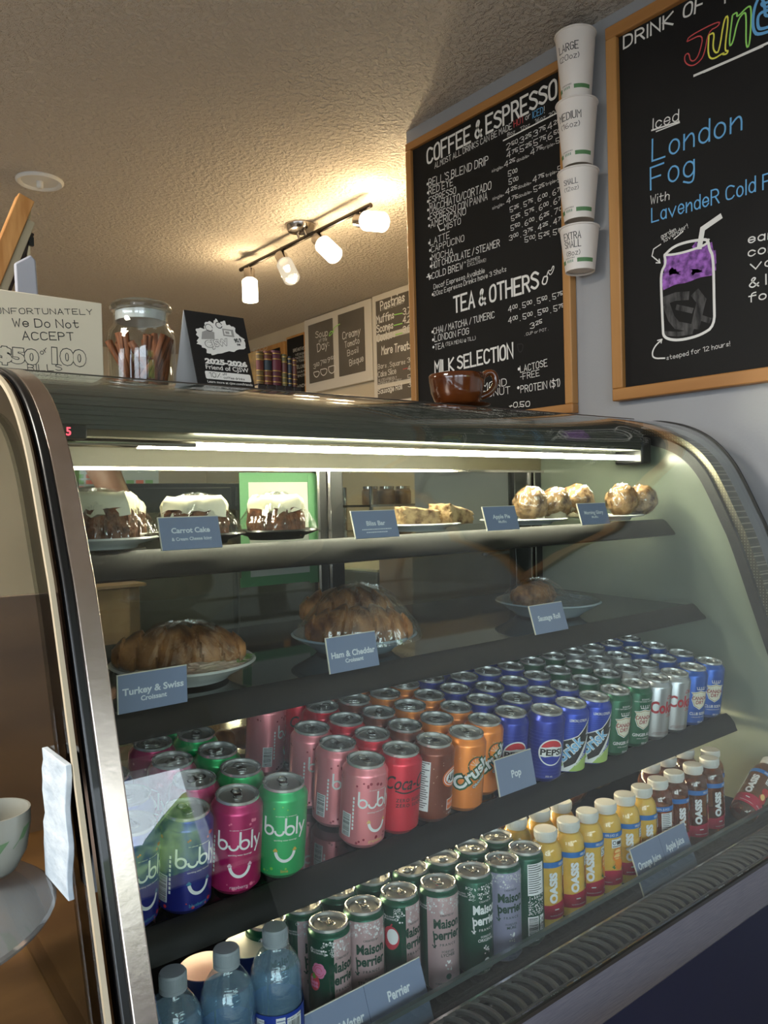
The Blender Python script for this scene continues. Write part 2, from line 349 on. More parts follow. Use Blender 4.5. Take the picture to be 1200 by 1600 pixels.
DRINK_ST = [(0,0.006,[(-1.059,2.21),(-0.955,2.207),(-0.874,2.207),(-0.781,2.205)]),(0,0.005,[(-1.033,2.208),(-0.887,2.205)]),(0,0.004,[(-1.182,2.118),(-1.104,2.111)]),(0,0.003,[(-1.169,2.11),(-1.103,2.108)]),(1,0.003,[(-1.078,2.304),(-1.072,2.315),(-0.99,2.316),(-0.993,2.303),(-1.02,2.304),(-1.032,2.25),(-1.048,2.237),(-1.068,2.237),(-1.085,2.254),(-1.085,2.273),(-1.073,2.274),(-1.07,2.252),(-1.058,2.246),(-1.045,2.258),(-1.032,2.304),(-1.078,2.304)]),(4,0.004,[(-1.019,2.293),(-1.004,2.294),(-1.01,2.259),(-1.003,2.241),(-0.993,2.241),(-0.979,2.316),(-0.967,2.317),(-0.978,2.248),(-0.977,2.234),(-0.97,2.233),(-0.974,2.226),(-0.986,2.23),(-0.982,2.233),(-1.011,2.228),(-1.023,2.245),(-1.019,2.293)]),(5,0.004,[(-0.958,2.313),(-0.946,2.315),(-0.948,2.301),(-0.918,2.317),(-0.911,2.306),(-0.917,2.22),(-0.927,2.22),(-0.924,2.296),(-0.929,2.307),(-0.946,2.294),(-0.959,2.243),(-0.969,2.243),(-0.958,2.313)]),(2,0.007,[(-0.832,2.267),(-0.88,2.268),(-0.879,2.291),(-0.888,2.328),(-0.902,2.312),(-0.909,2.282),(-0.908,2.252),(-0.897,2.235),(-0.842,2.231)]),(2,0.007,[(-0.873,2.283),(-0.896,2.286),(-0.898,2.257),(-0.89,2.245),(-0.845,2.242)]),(2,0.006,[(-0.876,2.291),(-0.889,2.304),(-0.885,2.308),(-0.877,2.301),(-0.868,2.304),(-0.864,2.296),(-0.876,2.291)]),(0,0.007,[(-1.152,1.78),(-1.149,1.756),(-1.163,1.738),(-1.164,1.698),(-1.161,1.59),(-1.16,1.567),(-1.137,1.554),(-1.102,1.549),(-1.054,1.553),(-1.018,1.569),(-1.018,1.632),(-1.018,1.744),(-1.028,1.763),(-1.031,1.788),(-1.049,1.793),(-1.094,1.798),(-1.128,1.795),(-1.152,1.78)]),(0,0.006,[(-1.152,1.78),(-1.121,1.774),(-1.079,1.773),(-1.035,1.777),(-1.03,1.787)]),(0,0.014,[(-1.054,1.777),(-1.045,1.819),(-1.001,1.835)]),(0,0.003,[(-1.163,1.811),(-1.184,1.804),(-1.189,1.787),(-1.166,1.764)]),(0,0.003,[(-1.177,1.766),(-1.166,1.763),(-1.168,1.773)]),(0,0.004,[(-1.158,1.51),(-1.19,1.514),(-1.195,1.529),(-1.185,1.547),(-1.165,1.56)]),(0,0.003,[(-1.177,1.56),(-1.165,1.561),(-1.167,1.552)]),(0,0.003,[(-1.124,1.815),(-1.099,1.827)]),(6,0.034,[(-1.137,1.737),(-1.08,1.739),(-1.028,1.74)]),(6,0.03,[(-1.145,1.719),(-1.088,1.72),(-1.027,1.721)]),(6,0.024,[(-1.142,1.765),(-1.11,1.764),(-1.064,1.761),(-1.031,1.766)]),(6,0.02,[(-1.145,1.758),(-1.125,1.76),(-1.095,1.746),(-1.065,1.752),(-1.031,1.761)]),(6,0.025,[(-1.141,1.736),(-1.122,1.738),(-1.11,1.725),(-1.13,1.723),(-1.141,1.736)]),(6,0.02,[(-1.15,1.701),(-1.122,1.707),(-1.092,1.703),(-1.058,1.709),(-1.032,1.707)]),(6,0.022,[(-1.08,1.718),(-1.065,1.726),(-1.047,1.717),(-1.058,1.709),(-1.08,1.715)]),(6,0.012,[(-1.087,1.744),(-1.065,1.745),(-1.036,1.731),(-1.043,1.719)]),(6,0.014,[(-1.102,1.734),(-1.084,1.719),(-1.092,1.707)]),(6,0.012,[(-1.142,1.715),(-1.114,1.709),(-1.095,1.718)]),(6,0.01,[(-1.068,1.781),(-1.064,1.785)]),(7,0.022,[(-1.147,1.662),(-1.123,1.665),(-1.096,1.661)]),(7,0.025,[(-1.063,1.655),(-1.052,1.639),(-1.06,1.613),(-1.068,1.583)]),(7,0.02,[(-1.147,1.641),(-1.136,1.61),(-1.121,1.59),(-1.083,1.576)]),(7,0.014,[(-1.049,1.594),(-1.035,1.587)]),(7,0.012,[(-1.152,1.574),(-1.117,1.566),(-1.083,1.565)]),(7,0.014,[(-1.116,1.635),(-1.082,1.621)])]
FAR = [('Pastries', -3.988, 2.382, -3.75, 2.394, 0.0572, 0, 1), ('FRESH EVERYDAY', -3.966, 2.378, -3.755, 2.382, 0.019, 0), ('Muffins', -4.031, 2.304, -3.857, 2.309, 0.0467, 0, 1), ('Scones', -4.033, 2.246, -3.868, 2.246, 0.0467, 0, 1), ('Cookies', -4.031, 2.187, -3.849, 2.189, 0.0467, 0, 1), ('3.75', -3.768, 2.311, -3.663, 2.304, 0.0396, 0, 1), ('4.25', -3.77, 2.259, -3.665, 2.252, 0.0396, 0, 1), ('3.00', -3.772, 2.199, -3.667, 2.196, 0.0396, 0, 1), ('More Treats', -3.988, 2.098, -3.695, 2.087, 0.0492, 0, 1), ('Bars . Squares', -4.029, 2.01, -3.758, 2.004, 0.0303, 0), ('Cake Slice', -4.031, 1.958, -3.849, 1.957, 0.0358, 0), ('3^75', -3.738, 2.008, -3.667, 2.01, 0.0316, 0), ('4^50', -3.734, 1.957, -3.669, 1.961, 0.0316, 0), ('5^00', -3.736, 1.901, -3.663, 1.905, 0.0316, 0), ('3^25', -3.737, 1.855, -3.665, 1.855, 0.0343, 0), ('GLUTEN-FRIENDLY', -4.028, 1.927, -3.844, 1.923, 0.0165, 0), ('MORNING GLORY', -4.029, 1.902, -3.799, 1.899, 0.0193, 0), ('Sausage Roll', -4.035, 1.848, -3.795, 1.853, 0.0331, 0, 1), ('Soup', -4.736, 2.334, -4.585, 2.327, 0.0455, 0), ('of the', -4.697, 2.297, -4.596, 2.294, 0.0242, 0), ('Day:', -4.714, 2.231, -4.575, 2.246, 0.0545, 0), ('3^50', -4.771, 2.117, -4.7, 2.119, 0.0367, 0), ('7^50', -4.683, 2.127, -4.612, 2.127, 0.0363, 0), ('9^50', -4.593, 2.136, -4.508, 2.138, 0.0358, 0), ('Creamy', -4.409, 2.269, -4.208, 2.27, 0.0493, 0), ('Tomato', -4.386, 2.207, -4.222, 2.212, 0.0405, 0), ('Basil', -4.357, 2.147, -4.236, 2.154, 0.0375, 0), ('Bisque', -4.336, 2.076, -4.181, 2.088, 0.0432, 0), ('FOOD', -5.629, 2.369, -5.41, 2.363, 0.0306, 0), ('BREAKFAST', -5.036, 2.282, -4.869, 2.279, 0.0221, 0), ('VEGGIE', -5.008, 2.249, -4.871, 2.243, 0.0158, 0), ('BACON EGG', -5.01, 2.224, -4.872, 2.219, 0.0158, 0), ('ON TOAST', -5.011, 2.199, -4.873, 2.194, 0.0158, 0), ('DELUXE', -5.013, 2.152, -4.875, 2.147, 0.0221, 0), ('HAM', -4.98, 2.115, -4.877, 2.113, 0.0157, 0), ('BACON', -4.981, 2.087, -4.878, 2.085, 0.0157, 0), ('LUNCH', -5.005, 2.008, -4.882, 2.008, 0.0221, 0)]
FAR_ST = [(5,0.006,[(-3.85,2.328),(-3.777,2.323)]),(5,0.006,[(-3.859,2.262),(-3.78,2.26)]),(5,0.006,[(-3.844,2.201),(-3.782,2.201)]),(5,0.006,[(-4.439,2.38),(-4.51,2.369),(-4.525,2.334),(-4.577,2.314),(-4.55,2.353),(-4.512,2.339)]),(0,0.006,[(-4.772,2.094),(-4.701,2.094),(-4.702,2.069),(-4.735,2.05),(-4.767,2.07),(-4.772,2.094)]),(0,0.006,[(-4.685,2.101),(-4.605,2.1),(-4.606,2.07),(-4.647,2.05),(-4.681,2.07),(-4.685,2.101)]),(0,0.006,[(-4.586,2.105),(-4.501,2.108),(-4.503,2.071),(-4.545,2.051),(-4.583,2.072),(-4.586,2.105)]),(1,0.004,[(-3.78,1.974),(-3.739,1.975)])]
SIGN = [('UNFORTUNATELY', 0.301, 1.439, 0.443, 1.456, 0.0082, 8), ('We Do Not', 0.325, 1.423, 0.421, 1.432, 0.0119, 8, 1), ('ACCEPT', 0.338, 1.405, 0.413, 1.412, 0.012, 8, 1), ('or', 0.364, 1.385, 0.374, 1.392, 0.0068, 8), ('BILLS', 0.344, 1.359, 0.394, 1.363, 0.0096, 8)]
SIGN_BIG = [('$50', 0.301, 1.37, 0.36, 1.374, 0.0259, 8), ('100', 0.379, 1.374, 0.431, 1.379, 0.0282, 8)]

# ------------------------------------------------------------------ shared materials
M_white = prin('white_plastic', (225,225,222), .45)
M_steel = noise_mat('brushed_steel', (120,116,112), (150,147,143), 14, .3, .0, stretch=(1,60,60), metal=1.)
M_chrome = prin('polished_steel', (190,182,176), .16, 1.)
M_blackm = prin('black_metal', (14,14,15), .35, .0, coat=.3)
M_blackp = prin('black_plastic', (20,20,21), .45)
M_oak = noise_mat('oak', (168,116,60), (196,146,86), 9, .45, .0004, stretch=(1,1,.12), bscale=40)
M_oakh = noise_mat('oak_along', (160,108,55), (190,138,80), 9, .45, .0004, stretch=(1,.12,1), bscale=40)
M_chalk = noise_mat('chalkboard', (17,16,16), (24,23,22), 3, .62, detail=6, spec=.25)
M_cw = prin('chalk_white', (232,230,224), .8); M_cr = prin('chalk_red', (205,80,80), .8); M_cb = prin('chalk_blue', (108,176,226), .8)
M_cd = prin('chalk_faint', (44,43,42), .9); M_cy = prin('chalk_yellow', (236,230,90), .8); M_cg = prin('chalk_green', (160,226,110), .8)
M_cp = noise_mat('chalk_purple', (96,60,116), (176,112,206), 60, .9); M_cs = noise_mat('chalk_grey', (34,33,33), (92,90,88), 60, .9, stretch=(1,1,.3))
M_ink = prin('black_ink', (22,20,20), .6)
CHALK = [M_cw, M_cr, M_cb, M_cd, M_cy, M_cg, M_cp, M_cs, M_ink]
M_wall = noise_mat('wall_paint', (156,157,159), (162,163,165), 2, .5, .0003, bscale=160)
M_warm = noise_mat('kitchen_paint', (196,184,160), (206,194,170), 2, .6, .0003, bscale=160)
M_glass = thin('case_glass', (.955,.985,.965), 0., .045, .955)
M_clear = thin('clear_glass', (.99,.995,.99), 0., .05, .9)

# ceiling stipple
def stipple():
    m = prin('stippled_ceiling', (200,191,180), .85)
    b = m.node_tree.nodes['Principled BSDF']
    tc = N(m, 'ShaderNodeTexCoord')
    v = N(m, 'ShaderNodeTexNoise'); v.inputs['Scale'].default_value = 55; v.inputs['Detail'].default_value = 3; v.inputs['Roughness'].default_value = .6
    L(m, tc.outputs['Object'], v.inputs['Vector'])
    r = N(m, 'ShaderNodeValToRGB'); r.color_ramp.elements[0].position = .42; r.color_ramp.elements[1].position = .62
    L(m, v.outputs[0], r.inputs[0])
    bp = N(m, 'ShaderNodeBump'); bp.inputs['Distance'].default_value = .0065; bp.inputs['Strength'].default_value = 1
    L(m, r.outputs[0], bp.inputs['Height']); L(m, bp.outputs[0], b.inputs['Normal'])
    return m
ZC = H+1.345
WX = 1.93
def room():
    b = MB(); b.box(-4.2, 3.5, -2.4, 6.8, ZC, ZC+.1); struct(b.build('ceiling', stipple()))
    b = MB(); b.box(-4.2, 3.5, -2.4, 6.8, -.1, 0); struct(b.build('floor', noise_mat('floor_tile', (156,148,138), (172,164,154), 4, .4)))
    b = MB(); b.box(WX, WX+.12, -2.3, 2.19, 0, ZC); struct(b.build('wall_right', M_wall))
    b = MB(); b.box(3.3, 3.45, 2.0, 6.7, 0, ZC); struct(b.build('wall_far_right', M_warm))
    b = MB(); b.box(WX+.12, 3.3, 2.0, 2.1, 0, ZC); struct(b.build('wall_kitchen_return', M_warm))
    b = MB(); b.box(-4.1, 3.3, 6.6, 6.75, 0, ZC); struct(b.build('wall_back', M_warm))
    ly0, ly1, lz0, lz1 = -1.6, 2.6, .85, 2.25  # unseen side window, added so more daylight reaches the right wall
    b = MB(); b.box(-4.1, -4.0, -2.3, ly0, 0, ZC); b.box(-4.1, -4.0, ly1, 6.6, 0, ZC); b.box(-4.1, -4.0, ly0, ly1, 0, lz0); b.box(-4.1, -4.0, ly0, ly1, lz1, ZC); struct(b.build('wall_left', M_wall))
    f = MB()
    for y in (ly0, -.2, 1.2, ly1): f.box(-4.12, -3.99, y-.03, y+.03, lz0, lz1)
    for z in (lz0, lz1): f.box(-4.12, -3.99, ly0, ly1, z-.03, z+.03)
    fo = struct(f.build('window_4', M_white)); p = MB(); p.box(-4.055, -4.05, ly0, ly1, lz0, lz1); p.build('pane', M_clear, fo)
    pl = area('daylight_4', (-4.11, (ly0+ly1)/2, (lz0+lz1)/2), (0, 0, 0), ly1-ly0, lz1-lz0, 1, (1,1,1)); pl.data.cycles.is_portal = True
    pl.rotation_euler = Vector((1, 0, 0)).to_track_quat('-Z', 'Z').to_euler()
    # shop front: right window as reflected, two unseen left ones made tall for daylight
    wy0, wy1 = -2.3, -2.2; z0, z1 = H+.14, H+.72
    wins = [(-3.4, -1.7, .35, 2.3), (-1.55, .05, .35, 2.3), (.25, 1.76, z0, z1)]
    b = MB()
    xs = [-4.1] + [v for w in wins for v in w[:2]] + [WX]
    for i in range(0, len(xs), 2): b.box(xs[i], xs[i+1], wy0, wy1, 0, ZC)
    for a, c, q0, q1 in wins: b.box(a, c, wy0, wy1, 0, q0); b.box(a, c, wy0, wy1, q1, ZC)
    struct(b.build('wall_front', M_wall))
    for i, (a, c, z0, z1) in enumerate(wins):
        f = MB()
        for q in ((a-.02, c+.02, z0-.03, z0+.03), (a-.02, c+.02, z1-.03, z1+.03), (a-.02, a+.03, z0, z1), (c-.03, c+.02, z0, z1)):
            f.box(q[0], q[1], wy0-.01, wy1+.015, q[2], q[3])
        fo = struct(f.build('window_%d' % (i+1), M_white))
        p = MB(); p.box(a, c, -2.255, -2.25, z0, z1); p.build('pane', M_clear, fo)
        pl = area('daylight_%d' % (i+1), ((a+c)/2, -2.31, (z0+z1)/2), (PI/2, 0, 0), c-a, z1-z0, 1, (1,1,1))
        pl.rotation_euler = (-PI/2, 0, PI); pl.data.cycles.is_portal = True
        pl.rotation_euler = Vector((0, 1, 0)).to_track_quat('-Z', 'Y').to_euler()
    b = MB(); b.box(.12, WX-.001, -2.2, -2.17, 0, H+.105); struct(b.build('reflect_panel', prin('dark_reflect_panel', (38,34,32), .6)))  # unseen dark panel, added to darken what the glass and end strip reflect
    b = MB(); b.box(.12, WX-.001, -2.2, -2.12, H+.105, H+.125); struct(b.build('trim_2', M_white))
    # outside
    b = MB(); b.box(-40, 30, -40, 20, -.3, -.2); o = b.build('pavement', noise_mat('paving', (138,138,136), (154,153,150), 2, .9)); struct(o)
    b = MB()
    rnd = random.Random(3)
    for k in range(7):
        x = 1.0+k*1.6+rnd.random(); r = 1.25+rnd.random()*.5
        vs, fs = ico(3); b.add([(x+v[0]*r, -13+v[1]*r*.7+rnd.random()*.25, 1.1+v[2]*r*2.1+rnd.random()*.4) for v in vs], fs)
    o = b.build('hedge', noise_mat('hedge_leaves', (60,98,40), (160,190,100), 3, .9, .1)); o['kind'] = 'structure'
_ico = {}
def ico(n):
    if n not in _ico:
        bm = bmesh.new(); bmesh.ops.create_icosphere(bm, subdivisions=n, radius=1)
        bm.verts.index_update()
        _ico[n] = ([tuple(v.co) for v in bm.verts], [tuple(v.index for v in f.verts) for f in bm.faces]); bm.free()
    return _ico[n]
room()

# ------------------------------------------------------------------ boards on the right wall
def frame_mb(b, x0, x1, u0, u1, z0, z1, w, mh=1, mv=0):
    """wooden frame in a plane of constant x; u = -y"""
    b.box(x0, x1, -u1, -u0, z0, z0+w, mh); b.box(x0, x1, -u1, -u0, z1-w, z1, mh)
    b.box(x0, x1, -u0-w, -u0, z0+w, z1-w, mv); b.box(x0, x1, -u1, -u1+w, z0+w, z1-w, mv)
def onwall(xs):
    return lambda x, y, lay: (xs-.0002-.00015*lay, -x, y)
def lettering(name, items, strokes, bullets, fn, parent, mats, font='hand'):
    lb = Lab()
    for t in items:
        lb.hand(t[0], t[1], t[2], t[3], t[4], t[5]*(.85 if t[5] < .034 else .92), t[6], bold=len(t) > 7 and t[6] != 2, sw=t[5]*.075 if t[6] == 2 and t[5] > .05 else None)
    for mat, w, pts in strokes: lb.rib(pts, w, mat, 3 if mat == 0 else 1, sm=2 if len(pts) > 4 else 0)
    for p in bullets: lb.circ(p[0], p[1], .005, 0, n=8)
    b = MB(); lb.emit(b, fn); return b.build(name, mats, parent, smooth=0)
def wall_boards():
    t = thing('menu_chalkboard', 'tall oak-framed chalkboard headed coffee and espresso, beside the paper cups', 'chalkboard', (WX, 1.8, H+.77))
    b = MB(); frame_mb(b, WX-.03, WX-.001, -2.165, -1.45, H+.245, H+1.283, .028); b.build('frame', [M_oak, M_oakh], t, bevel=.003)
    b = MB(); b.box(WX-.018, WX-.002, 1.47, 2.15, H+.26, H+1.27); b.build('board', M_chalk, t)
    lettering('lettering', MENU, MENU_ST, MENU_BUL, onwall(WX-.018), t, CHALK)
    t = thing('drink_chalkboard', 'wide oak-framed chalkboard with a drawn purple jar and june lettering', 'chalkboard', (WX, .8, H+.78))
    b = MB(); frame_mb(b, WX-.034, WX-.001, -1.312, -.1, H+.262, H+1.292, .034); b.build('frame', [M_oak, M_oakh], t, bevel=.003)
    b = MB(); b.box(WX-.018, WX-.002, .12, 1.295, H+.28, H+1.27); b.build('board', M_chalk, t)
    lettering('lettering', DRINK, DRINK_ST, [], onwall(WX-.018), t, CHALK)
wall_boards()

# paper cups fixed to the wall
def wall_cups():
    cups = [(1.113, 1.30, .0565, .04, ['LARGE', '(20oz)'], 'tallest white paper cup marked large, topmost on the wall'),
            (.930, 1.107, .0575, .041, ['MEDIUM', '(16oz)'], 'white paper cup marked medium, second from the top on the wall'),
            (.778, .915, .056, .041, ['SMALL', '(12oz)'], 'white paper cup marked small, third from the top on the wall'),
            (.636, .757, .055, .041, ['EXTRA', 'SMALL', '(8oz)'], 'shortest white paper cup marked extra small, lowest on the wall')]
    mp = prin('paper_cup', (232,224,216), .6); mg = prin('cup_green', (88,132,84), .6); mi = M_ink
    for z0, z1, rt, rb, words, lab in cups:
        z0 += H; z1 += H; h = z1-z0; cx = WX-.0585; cy = 1.392
        t = thing('paper_cup', lab, 'cup', (cx, cy, z0), 'paper cup sizes on the wall')
        t.rotation_euler = (0, 0, math.radians(-78))
        R = lambda z: rb+(rt-rb)*z/h
        b = MB(); b.lathe([(rb-.004, .004), (rb, 0), (R(h*.1), h*.1), (rt-.0006, h-.002), (rt-.003, h-.002), (rb-.003, .006)], 56, close=False)
        b.lathe([(0, .006), (rb-.003, .006)], 56, close=False)
        lb = Lab(); zt = h*.67; lh = h*.085 if len(words) == 2 else h*.12
        for i, wd in enumerate(words):
            big = wd[0] != '('
            wd_w = lh*(.72 if big else .62)*len(wd)*.9
            lb.hand(wd, -wd_w/2, zt-i*lh*1.5, wd_w/2, zt-i*lh*1.5, lh*(1.25 if big else .9), 2)
        g = h*.12 if len(words) == 2 else .018
        lb.rect(.012, g, .062, g+.011, 1); lb.rect(-.05, g, -.03, g+.011, 1)
        lb.text('COMPOSTABLE', -.012, g+.012, .0035, 2); 
        for k in range(4): lb.rect(-.022+k*.006, g+.002, -.018+k*.006, g+.009, 3)
        lb.emit(b, wrap(R), .008)
        b.build('cup_wall', [mp, mg, mi, prin('cup_grey', (150,170,150), .6)], t, local=True)
        b = MB(); b.tube([(rt*math.cos(a*PI/28), rt*math.sin(a*PI/28), h) for a in range(56)], .0026, 8, closed=True); b.build('rim', mp, t, local=True)
wall_cups()

# ------------------------------------------------------------------ far wall of the kitchen: small boards
def far_boards():
    X = 3.265; mwf = prin('white_frame', (214,208,196), .5); mgb = noise_mat('grey_board', (92,86,78), (102,96,88), 4, .7)
    def brd(name, label, u0, u1, z0, z1, w, fm, panels, items, strokes, bm_):
        t = thing(name, label, 'chalkboard', (X, -(u0+u1)/2, (z0+z1)/2))
        b = MB(); b.box(X, X+.03, -u1, -u0, z0, z1); b.build('frame', fm, t, bevel=.004)
        inside = lambda x, y, p: p[0]-.03 < x < p[1]+.03 and p[2]-.02 < y < p[3]+.02
        for p in panels:
            b = MB(); b.box(X-.006, X, -p[1], -p[0], p[2], p[3]); po = b.build('board', bm_, t)
            lb = Lab()
            for q in items:
                if inside((q[1]+q[3])/2, (q[2]+q[4])/2, p): lb.hand(q[0], q[1], q[2], q[3], q[4], q[5], q[6], bold=len(q) > 7)
            for mat, w_, pts in strokes:
                if inside(pts[-1][0], pts[-1][1], p): lb.rib(pts, w_, mat, 1, sm=2 if len(pts) > 4 else 0)
            if lb.it: b = MB(); lb.emit(b, lambda x, y, lay: (X-.0065-.0003*lay, -x, y)); b.build('lettering', CHALK, po, smooth=0)
    by = {q[0]: q for q in FAR}
    def pick(*n): return [q for q in FAR if q[0] in n]
    fs = FAR_ST
    brd('soup_board', 'white-framed double grey board with soup of the day lettering', -4.89, -4.10, H+.80, H+1.338, .04, mwf,
        [(-4.83, -4.53, H+.87, H+1.29), (-4.46, -4.17, H+.87, H+1.295)], pick('Soup','of the','Day:','3^50','7^50','9^50','Creamy','Tomato','Basil','Bisque'), fs[3:7], mgb)
    brd('pastry_board', 'white-framed grey price board listing pastries and more treats, beside the wall corner', -4.085, -3.60, H+.60, H+1.343, .04, mwf,
        [(-4.04, -3.66, H+1.08, H+1.30), (-4.04, -3.66, H+.76, H+1.04), (-4.04, -3.66, H+.64, H+.73)],
        pick('Pastries','FRESH EVERYDAY','Muffins','Scones','Cookies','3.75','4.25','3.00','More Treats','Bars . Squares','Cake Slice','3^75','4^50','5^00','3^25','GLUTEN-FRIENDLY','MORNING GLORY','Sausage Roll'), fs[:3]+fs[7:], mgb)
    brd('food_board', 'dark food menu board with a pale wooden frame behind the small books', -5.85, -5.17, H+.60, H+1.24, .05, M_oak,
        [(-5.80, -5.23, H+.65, H+1.20)], pick('FOOD'), [], M_chalk)
    brd('sandwich_board', 'dark menu board listing breakfast, partly behind the white soup board', -5.14, -4.895, H+.55, H+1.26, .05, M_oak,
        [(-5.12, -4.90, H+.58, H+1.24)], pick('BREAKFAST','VEGGIE','BACON EGG','ON TOAST','DELUXE','HAM','BACON','LUNCH'), [], M_chalk)
far_boards()

# ------------------------------------------------------------------ ceiling fittings
def track_light():
    z = ZC; t = thing('track_light', 'ceiling track light with a chrome bar and four frosted glass spots', 'light', (2.15, 3.23, z))
    b = MB(); M = Matrix.Translation((2.15, 3.23, z)) @ Matrix.Rotation(PI, 4, 'X')
    b.lathe([(.075, 0), (.075, .008), (.062, .028), (.03, .034), (.0, .034)], 40, 0, M)
    for dy in (-.03, .03): b.tube([(2.15, 3.23+dy, z-.03), (2.162, 3.23+dy, z-.055)], .006, 8)
    b.build('canopy', M_chrome, t)
    b = MB(); b.tube([(2.17, 3.86, z-.06), (2.165, 2.70, z-.06)], .011, 10); b.build('bar', prin('dark_chrome', (70,64,60), .25, 1.), t)
    heads = [((2.167, 3.76), (0, -.02, -1), 1.), ((2.166, 3.43), (.03, -.55, -.83), .35), ((2.166, 3.10), (.05, -.76, -.66), 1.), ((2.165, 2.775), (.06, -.93, -.30), 1.3)]
    ms = thin('frosted_shade', (.97,.93,.86), .3, .06, .5, diffuse=(250,240,220), dfac=.25)
    for i, ((x, y), d, pw) in enumerate(heads):
        d = Vector(d).normalized(); p = Vector((x, y, z-.105))
        h = MB(); h.tube([(x, y, z-.06), (x, y, z-.10)], .006, 8); 
        Q = d.to_track_quat('Z', 'Y').to_matrix().to_4x4()
        M = Matrix.Translation(p-d*.02) @ Q
        h.lathe([(.0, -.005), (.028, -.005), (.03, 0), (.03, .045), (.026, .05), (0, .05)], 28, 0, M)
        ho = h.build('spot_head', M_chrome, t)
        M2 = Matrix.Translation(p+d*.032) @ Q
        g = MB(); g.lathe([(.024, -.004), (.036, .0), (.042, .008), (.042, .115), (.040, .118), (.0385, .115), (.0385, .01)], 32, 0, M2, close=False)
        em = ('bright_shade' if pw > .5 else 'dim_shade')
        m = lamp_shade(em, SHADE_E if pw > .5 else .9)
        g.build('glass_shade', m, ho)
        bl = MB(); vs, fs = ico(2); bl.add([tuple(p+d*.08+Vector(v)*.016) for v in vs], fs); bl.build('bulb', emit('bulb_glow', TRACK_COL, 18 if pw > .5 else 10), ho)
        l = bpy.data.lights.new('spot_bulb', 'POINT'); l.energy = TRACK_W*pw; l.color = TRACK_COL; l.shadow_soft_size = .03
        o = bpy.data.objects.new('spot_bulb', l); COL.objects.link(o); o.location = p+d*.10
def lamp_shade(name, e):
    if name in MATS: return MATS[name]
    m = bpy.data.materials.new(name); m.use_nodes = True; nt = m.node_tree; nt.nodes.remove(nt.nodes['Principled BSDF'])
    tr = N(m, 'ShaderNodeBsdfTransparent'); tr.inputs[0].default_value = (1,.96,.9,1)
    em = N(m, 'ShaderNodeEmission'); em.inputs[0].default_value = (1.0,.90,.70,1); em.inputs[1].default_value = e
    gl = N(m, 'ShaderNodeBsdfGlossy'); gl.inputs['Roughness'].default_value = .15
    mx = N(m, 'ShaderNodeMixShader'); mx.inputs[0].default_value = .45; L(m, tr.outputs[0], mx.inputs[1]); L(m, em.outputs[0], mx.inputs[2])
    m2 = N(m, 'ShaderNodeMixShader'); m2.inputs[0].default_value = .06; L(m, mx.outputs[0], m2.inputs[1]); L(m, gl.outputs[0], m2.inputs[2])
    L(m, m2.outputs[0], nt.nodes['Material Output'].inputs[0]); MATS[name] = m
    return m
track_light()
def sprinkler():
    t = thing('ceiling_sprinkler', 'round white sprinkler rosette on the stippled ceiling', 'sprinkler', (.994, 3.40, ZC))
    M = Matrix.Translation((.994, 3.40, ZC)) @ Matrix.Rotation(PI, 4, 'X')
    b = MB(); b.lathe([(.092, 0), (.092, .006), (.085, .013), (.076, .011), (.070, .005), (0, .005)], 48, 0, M); b.build('rosette', M_white, t)
    b = MB(); b.lathe([(.013, .004), (.013, .028), (.009, .033), (0, .034)], 20, 0, M); b.build('nozzle', M_white, t)
sprinkler()
# shop ceiling lamp, and an unseen light added to brighten the kitchen (both outside the photo's frame)
area('shop_ceiling_lamp', (-1.3, 1.3, ZC-.02), (0, 0, 0), 1.2, .6, SHOP_W, (1, .93, .82))
area('kitchen_fill_light', (-.9, 4.4, ZC-.02), (0, 0, 0), .6, .6, ROOM_W, (1, .86, .66))

# ------------------------------------------------------------------ the refrigerated display case
PROF = [(1.195,.180),(1.14,.184),(1.10,.180),(1.034,.161),(.977,.127),(.931,.075),(.901,.018),(.872,-.046),(.851,-.09),(.79,-.275),(.735,-.44),(.668,-.650)]
PROF = smooth_path(PROF, 2)
def prof_off(d):
    """the curve of the glass moved inwards by d"""
    out = []
    for i, p in enumerate(PROF):
        a = PROF[max(i-1, 0)]; b = PROF[min(i+1, len(PROF)-1)]
        t = Vector((b[0]-a[0], b[1]-a[1])).normalized(); n = Vector((-t.y, t.x))
        if n.x-n.y < 0: n = -n
        out.append((p[0]+n.x*d, p[1]+n.y*d))
    return out
def strip(b, d0, d1, x0, x1, mat=0, ext=None):
    """solid band that follows the glass curve, between two inward offsets"""
    A = prof_off(d0); B = prof_off(d1)
    if ext is not None:
        for Q, d in ((A, d0), (B, d1)): Q.append((Q[-1][0]+.0, ext))
    k = len(A); vs = []
    for x in (x0, x1):
        vs += [(x, p[0], p[1]+H) for p in A] + [(x, p[0], p[1]+H) for p in B]
    fs = []
    for i in range(k-1):
        a, c = i, k+i; o = 2*k
        fs += [(a, a+1, o+a+1, o+a), (c, o+c, o+c+1, c+1), (a, c, c+1, a+1), (o+a, o+a+1, o+c+1, o+c)]
    fs += [(0, 2*k, 3*k, k), (k-1, 2*k-1, 4*k-1, 3*k-1)]
    b.add(vs, fs, mat)
CX0, CX1 = .262, 1.82
M_shelf = prin('shelf_black', (17,18,17), .48, spec=.35)
M_gloss = prin('black_glass_shelf', (12,13,13), .05, ior=3.2)
M_dead = prin('dark_void', (8,8,9), .6)
